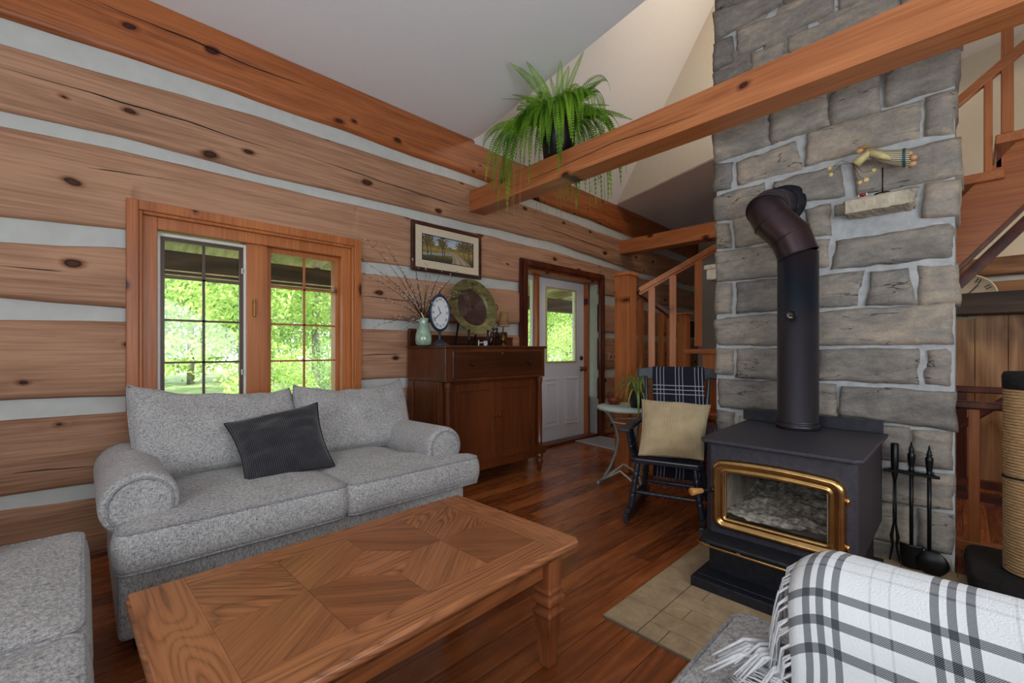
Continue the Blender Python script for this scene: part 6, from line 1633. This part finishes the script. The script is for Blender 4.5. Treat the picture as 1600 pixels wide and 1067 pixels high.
FRONT = [(778, 328, 2.52), (772, 300, 2.50), (790, 315, 2.50), (785, 290, 2.55), (797, 300, 2.48), (808, 272, 2.52), (803, 290, 2.46), (818, 272, 2.5), (826, 288, 2.5), (770, 270, 2.56), (768, 250, 2.6), (792, 335, 2.55), (835, 268, 2.52), (845, 240, 2.55), (858, 240, 2.58), (873, 272, 2.56), (876, 262, 2.54), (830, 240, 2.55), (800, 255, 2.5), (812, 245, 2.5), (855, 225, 2.56), (895, 225, 2.58), (925, 205, 2.6), (940, 200, 2.6), (785, 250, 2.55), (780, 230, 2.6), (905, 215, 2.6), (880, 225, 2.55), (842, 262, 2.54), (868, 205, 2.55), (890, 195, 2.55), (910, 190, 2.55), (835, 215, 2.5), (820, 225, 2.5), (930, 190, 2.58), (800, 215, 2.55), (945, 205, 2.66), (815, 205, 2.52)]
for u, v, X in FRONT + [(u + rr.uniform(-14, 14), v - rr.uniform(6, 60), X + rr.uniform(-.03, .06)) for u, v, X in FRONT if rr.random() < .8]:
    e = tip(u, v, X); out = Vector((e.x - crown.x, e.y - crown.y, 0)); m_ = crown + out * .95 + Vector((0, 0, .06 + rr.uniform(0, .08))); frond(mb, crown + Vector((out.x * .2, out.y * .2, -.06)), m_, e, .044 + .010 * rr.random(), n=40)
BACK = [(870, 315, 3.02), (885, 322, 3.05), (900, 330, 3.03), (915, 300, 3.0), (922, 328, 3.06), (940, 322, 3.0), (955, 310, 3.04), (970, 290, 3.0), (968, 270, 3.05), (905, 305, 3.0), (935, 290, 3.05), (952, 280, 3.0), (892, 310, 3.0), (860, 300, 3.02), (880, 290, 3.0), (925, 300, 3.02), (963, 262, 3.0), (945, 312, 3.02)]
for u, v, X in BACK + [(u + rr.uniform(-10, 10), v - rr.uniform(-4, 40), X + rr.uniform(-.03, .05)) for u, v, X in BACK]:
    e = tip(u, v, X); out = Vector((e.x - crown.x, e.y - crown.y, 0)); m_ = crown + out * 1.0 + Vector((0, 0, .05)); frond(mb, crown + Vector((out.x * .2, out.y * .2, -.06)), m_, e, .042, n=40)
for k in range(46):
    a = rr.uniform(0, 6.28); L = rr.uniform(.15, .34); e = crown + Vector((math.cos(a) * L, math.sin(a) * L, rr.uniform(-.34, .06))); m_ = crown + Vector((math.cos(a) * L * .9, math.sin(a) * L * .9, .10)); frond(mb, crown - Vector((0, 0, .06)), m_, e, .042, n=30)
build(mb, 'fronds', M['fern'], t, world=True, recalc=False)
mb = MB()
for k in range(30): p = crown + Vector((rr.uniform(-.09, .09), rr.uniform(-.09, .09), rr.uniform(-.08, -.01))); mb.ball(p, rr.uniform(.012, .026), 6)
build(mb, 'brown_crown', M['soil'], t, world=True)
mb = MB()
for u, v, X in ((802, 356, 2.52), (843, 378, 3.0), (838, 350, 3.02), (848, 340, 3.0), (812, 330, 2.5), (870, 335, 3.03), (800, 320, 2.52), (855, 330, 3.02), (876, 345, 3.0), (893, 335, 3.02)):
    e = tip(u, v, X); out = Vector((e.x - crown.x, e.y - crown.y, 0)); m_ = crown + out * 1.0 + Vector((0, 0, 0)); pts = []
    for j in range(16): s = j / 15; pts.append((crown - Vector((0, 0, .05))) * (1 - s) ** 2 + m_ * 2 * s * (1 - s) + e * s * s + Vector((.004 * fbm(s * 9, u, 1, 1), 0, 0)))
    mb.tube(pts, .0014, 4)
    for j in range(8, 16):
        for sg in (-1, 1): q = pts[j] + Vector((sg * rr.uniform(.004, .012), sg * .006, -rr.uniform(.008, .02))); mb.add([pts[j], pts[j].lerp(q, .5) + Vector((.002, 0, 0)), q, pts[j].lerp(q, .5) - Vector((.002, 0, 0))], [(0, 1, 2, 3)])
build(mb, 'dry_runners', M['dry_stem'], t, world=True, recalc=False)

# ================================================================== STAIRS LEFT OF THE CHIMNEY
t = thing('staircase', 'orange pine stairs with square newel post rising behind the stone chimney', 'staircase', (3.72, 2.26, 0))
mb = MB(); mb.box(3.65, 3.80, 2.185, 2.335, 0, 1.855); nw = build(mb, 'newel_post', M['pine_z'], t, world=True, bevel=.004)
mb = MB(); mb.box(3.63, 3.82, 2.165, 2.355, 1.855, 1.875); mb.box(3.645, 3.805, 2.18, 2.34, 1.875, 1.888); mb.prism([(3.66, 2.195), (3.79, 2.195), (3.79, 2.325), (3.66, 2.325)], 1.888, 1.895); build(mb, 'cap', M['pine_x'], nw, world=True, bevel=.004)
RA = Vector((3.78, 2.15, 1.715)); RB = at(1118, 386, 4.02)
mb = MB(); mb.bar(RA, RB, .06, .05); mb.bar(RA - Vector((0, 0, .035)), RB - Vector((0, 0, .035)), .035, .03); build(mb, 'handrail', M['pine_x'], t, world=True, bevel=.008)
for u, vb in ((1018, 640), (1051, 600), (1091, 541)):
    r0 = ray(u, 500); # where the view meets the rail's vertical plane
    dd = RB - RA; k = (RA.x * dd.y - RA.y * dd.x) / (r0.x * dd.y - r0.y * dd.x); P_ = r0 * k
    s = (Vector((P_.x, P_.y, 0)) - Vector((RA.x, RA.y, 0))).length / Vector((dd.x, dd.y, 0)).length; zt = RA.z + dd.z * s - .04; zb = H + (V0 - vb) / F * (P_.x * CC + P_.y * SS)
    mb = MB(); o = len(mb.v); mb.box(-.022, .022, -.03, .03, zb, zt); mb.xf(Matrix.Translation((P_.x, P_.y, 0)) @ Matrix.Rotation(math.atan2(dd.y, dd.x) + math.pi / 2, 4, 'Z')); build(mb, 'baluster', M['pine_z'], t, world=True, bevel=.003)
steps = [(.20, 2.18), (.40, 1.98), (.60, 2.14), (.78, 1.92), (.96, 1.70), (1.14, 1.50)]
mb = MB(); mb.box(3.68, 4.7, 1.25, 2.18, .58, .62); build(mb, 'landing', M['pine_x'], t, world=True, bevel=.006)
ta = at(1067, 549, 3.95); tb = at(1120, 549, 3.75)
mb = MB(); mb.box(3.86, 4.75, tb.y - .35, ta.y, 1.118, 1.158); build(mb, 'tread', M['pine_x'], t, world=True, bevel=.005)
mb = MB(); mb.box(3.84, 4.7, 1.25, 1.84, .915, .955); build(mb, 'tread', M['pine_x'], t, world=True, bevel=.005)
mb = MB(); mb.box(3.70, 3.74, 1.22, 2.2, .0, .60); mb.box(3.90, 3.94, 1.22, 1.60, .62, 1.118); build(mb, 'riser_panel', M['pine_z'], t, world=True)
# descending railing behind
t = thing('lower_railing', 'second pine railing sloping down behind the newel post', 'railing', (4.6, 2.35, 0))
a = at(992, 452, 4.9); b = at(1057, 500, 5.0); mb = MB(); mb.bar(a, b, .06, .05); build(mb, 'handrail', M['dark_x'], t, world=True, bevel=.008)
for u, v in ((1001, 468), (1033, 490), (1046, 498)):
    p = at(u, v, 4.95); mb = MB(); mb.box(p.x - .025, p.x + .025, p.y - .025, p.y + .025, 0.0, p.z); build(mb, 'baluster', M['pine_z'], t, world=True, bevel=.003)
p = at(1068, 492, 5.05); mb = MB(); mb.box(p.x - .055, p.x + .055, p.y - .055, p.y + .055, 0.0, p.z); nw = build(mb, 'newel_post', M['pine_z'], t, world=True, bevel=.003)
mb = MB(); mb.box(p.x - .075, p.x + .075, p.y - .075, p.y + .075, p.z, p.z + .02); build(mb, 'cap', M['pine_x'], nw, world=True, bevel=.004)
t = thing('white_framed_picture', 'small dark picture in a thin white frame on the logs behind the stairs', 'picture', tuple(onY(1088, 515, 3.33)))
q0 = onY(1073, 499, 3.33); q1 = onY(1101, 530, 3.33); mb = MB(); frame_rect(mb, q0.x, q1.x, q1.z, q0.z, .02, 3.32, 3.345); build(mb, 'frame', M['white_bits'], t, world=True); mb = MB(); mb.box(q0.x, q1.x, 3.345, 3.35, q1.z, q0.z); build(mb, 'print', M['ink'], t, world=True)

# ================================================================== STAIRS AND RAILING RIGHT OF THE CHIMNEY
SX = 3.95
t = thing('upper_stairs', 'pine upper stair flight emerging right of the chimney at the picture edge', 'staircase', (4.4, -.3, 1.6))
A = onX(1480, 434, SX); B = onX(1640, 282, SX); A2 = onX(1480, 300, SX); B2 = onX(1640, 120, SX)
dl = (B - A); lo0 = A - dl * .25; lo1 = A + dl * 2.2
mb = MB(); up = .42
mb.prism([(lo0.y, lo0.z), (lo1.y, lo1.z), (lo1.y, lo1.z + up), (lo0.y, lo0.z + up)], SX, SX + .04, 'x'); build(mb, 'stringer', M['pine_y'], t, world=True, bevel=.004)
mb = MB(); mb.prism([(lo0.y, lo0.z - .10), (lo1.y, lo1.z - .10), (lo1.y, lo1.z - .0), (lo0.y, lo0.z - .0)], SX + .5, SX + .56, 'x'); build(mb, 'stringer', M['dark_x'], t, world=True); mb = MB(); mb.prism([(lo0.y, lo0.z - .03), (lo1.y, lo1.z - .03), (lo1.y, lo1.z), (lo0.y, lo0.z)], SX - .01, SX + .05, 'x'); build(mb, 'stringer_edge', M['dark_x'], t, world=True)
TZ = []
for (ua, va, ub, vb) in ((1480, 275, 1570, 262), (1555, 207, 1660, 186)):
    p = onX(ua, va + 15, SX - .03); q = onX(ub, vb + 15, SX - .03); mb = MB(); zt = onX((ua + ub) / 2, (va + vb) / 2 + 4, SX - .03).z
    mb.box(SX - .05, SX + .75, q.y, p.y, zt - .055, zt); build(mb, 'tread', M['pine_x'], t, world=True, bevel=.006); TZ.append((p.y, q.y, zt))
for k in (1, 2): dy = TZ[1][0] - TZ[0][0]; dz = TZ[1][2] - TZ[0][2]; mb = MB(); mb.box(SX - .05, SX + .75, TZ[1][1] + dy * k, TZ[1][0] + dy * k, TZ[1][2] + dz * k - .055, TZ[1][2] + dz * k); build(mb, 'tread', M['pine_x'], t, world=True, bevel=.006)
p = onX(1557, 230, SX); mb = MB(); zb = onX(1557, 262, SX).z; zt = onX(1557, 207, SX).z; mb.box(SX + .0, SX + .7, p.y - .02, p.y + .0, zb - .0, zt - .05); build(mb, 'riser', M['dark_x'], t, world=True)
for (u0, u1, vt, vb) in ((1537, 1551, 115, 262), (1564, 1584, 30, 200)):
    p = onX((u0 + u1) / 2, vt, SX + .0); q = onX((u0 + u1) / 2, vb, SX); w = abs(onX(u0, vt, SX).y - onX(u1, vt, SX).y) / 2; mb = MB(); mb.box(SX - .01, SX + .04, p.y - w, p.y + w, q.z - .03, p.z); build(mb, 'baluster', M['pine_z'], t, world=True, bevel=.004)
a = onX(1488, 168, SX + .01); b = onX(1615, 60, SX + .01); mb = MB(); mb.bar(a, b, .05, .055); build(mb, 'handrail', M['pine_y'], t, world=True, bevel=.008)
# floor-level railing
t = thing('stairwell_railing', 'reddish pine railing guarding the stairwell right of the chimney', 'railing', (3.5, -.4, 0))
RX = 3.5
zt = onX(1530, 632, RX).z; mb = MB(); mb.box(RX - .03, RX + .03, -1.8, .05, zt - .028, zt + .016); build(mb, 'top_rail', M['dark_x'], t, world=True, bevel=.012, seg=3)
zb = .075; mb = MB(); mb.box(RX - .03, RX + .03, -1.8, .05, zb - .03, zb + .03); build(mb, 'bottom_rail', M['pine_y'], t, world=True, bevel=.006)
pw = onX(1522, 700, RX); 
for k in range(8):
    y = pw.y - .30 * k; mb = MB(); mb.box(RX - .02, RX + .02, y - .022, y + .022, zb, zt - .02); build(mb, 'baluster', M['pine_z'], t, world=True, bevel=.003)
t = thing('far_railing', 'dark second railing across the stairwell behind the reddish one', 'railing', (4.9, -.4, 0))
FX = 4.9; z2 = onX(1530, 608, FX).z
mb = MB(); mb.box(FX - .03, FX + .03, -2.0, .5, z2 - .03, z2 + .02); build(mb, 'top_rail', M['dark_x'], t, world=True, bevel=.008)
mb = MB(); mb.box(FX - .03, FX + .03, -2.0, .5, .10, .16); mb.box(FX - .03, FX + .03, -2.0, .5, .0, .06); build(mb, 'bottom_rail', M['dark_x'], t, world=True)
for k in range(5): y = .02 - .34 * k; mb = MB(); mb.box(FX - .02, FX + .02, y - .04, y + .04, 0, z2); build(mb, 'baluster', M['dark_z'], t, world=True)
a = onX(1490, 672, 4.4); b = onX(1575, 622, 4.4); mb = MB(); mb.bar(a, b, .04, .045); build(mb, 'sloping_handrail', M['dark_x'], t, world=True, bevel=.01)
# pine boards, dark beam, wall clock behind
t = thing('pine_board_panel', 'vertical knotty pine boards behind the stairwell railing', 'wall panel', (5.45, -.5, 0))
mb = MB(); 
for k in range(12): y = .5 - .19 * k; mb.box(5.43, 5.45, y - .187, y, .0, 1.44)
build(mb, 'boards', M['board_z'], t, world=True, bevel=.003)
t = thing('weathered_mantel_beam', 'dark weathered beam below the round wall clock right of the chimney', 'beam', (5.3, -.5, 1.42))
mb = MB(); mb.box(5.22, 5.45, -2.0, .5, 1.44, 1.62); build(mb, 'timber', M['black_beam'], t, world=True, bevel=.012)
ck = onX(1508, 464, 5.40); t = thing('round_wall_clock', 'cream round wall clock half hidden behind the chimney edge', 'clock', (5.42, ck.y, ck.z))
mb = MB(); r_ = .195; mb.lathe([(r_ * .96, 5.45), (r_, 5.44), (r_, 5.42), (r_ * .95, 5.41), (r_ * .93, 5.42), (.001, 5.42)], (0, ck.y, ck.z), 48, 'x'); cb_ = build(mb, 'dial', M['linen'], t, world=True)
mb = MB()
for k in range(12):
    a = 2 * math.pi * k / 12; d = Vector((0, math.sin(a), math.cos(a))); s = Vector((0, math.cos(a), -math.sin(a))); c = Vector((5.418, ck.y, ck.z))
    for o in (-.012, .008): mb.bar(c + d * r_ * .68 + s * o, c + d * r_ * .88 + s * o, .003, .008, up=tuple(s))
mb.bar((5.412, ck.y, ck.z), (5.412, ck.y - .08, ck.z + .10), .003, .008, up=(0, 1, 0)); mb.bar((5.412, ck.y, ck.z), (5.412, ck.y + .13, ck.z + .05), .003, .006, up=(0, 1, 0))
build(mb, 'numerals', M['ink'], cb_, world=True)

# ================================================================== CAT SCRATCHING POST
t = thing('scratching_post', 'rope-wrapped scratching post with black plush cap at the right edge', 'scratching post', (3.16, -.30, 0))
px, py = 3.13, -.240
lo = .12; pr_ = .105
q = onX(1563, 650, 3.1)
mb = MB(); pts = []
turns = 62; zt0, zt1 = lo, .968
prof = []
for k in range(turns * 6 + 1):
    z = lerp(zt0, zt1, k / (turns * 6)); ph = k % 6 / 6; rr_ = pr_ + .006 * math.sin(math.pi * ph) ; 
    if abs(z - .56) < .006: rr_ -= .008
    prof.append((rr_, z))
mb.lathe([(.01, lo)] + prof + [(.01, zt1)], (px, py, 0), 40); build(mb, 'rope_wrap', M['rope'], t, world=True)
mb = MB(); mb.tube([(px + (pr_ + .004) * math.cos(a), py + (pr_ + .004) * math.sin(a), .56 + .004 * math.sin(a * 3)) for a in [2 * math.pi * k / 40 for k in range(40)]], .005, 6, closed=True); build(mb, 'dark_band', M['black_fur'], t, world=True)
mb = MB(); mb.lathe([(.10, .968), (.112, .972), (.114, 1.03), (.106, 1.05), (.02, 1.055)], (px, py, 0), 32); build(mb, 'plush_cap', M['black_fur'], t, world=True)
mb = MB(); bp = round_poly([(2.93, -.03), (3.46, -.01), (3.46, -.62), (2.88, -.62)], .09, 8); puff(mb, bp, .0, .10, .012, .02, 3.3); build(mb, 'plush_base', M['black_fur'], t, world=True)
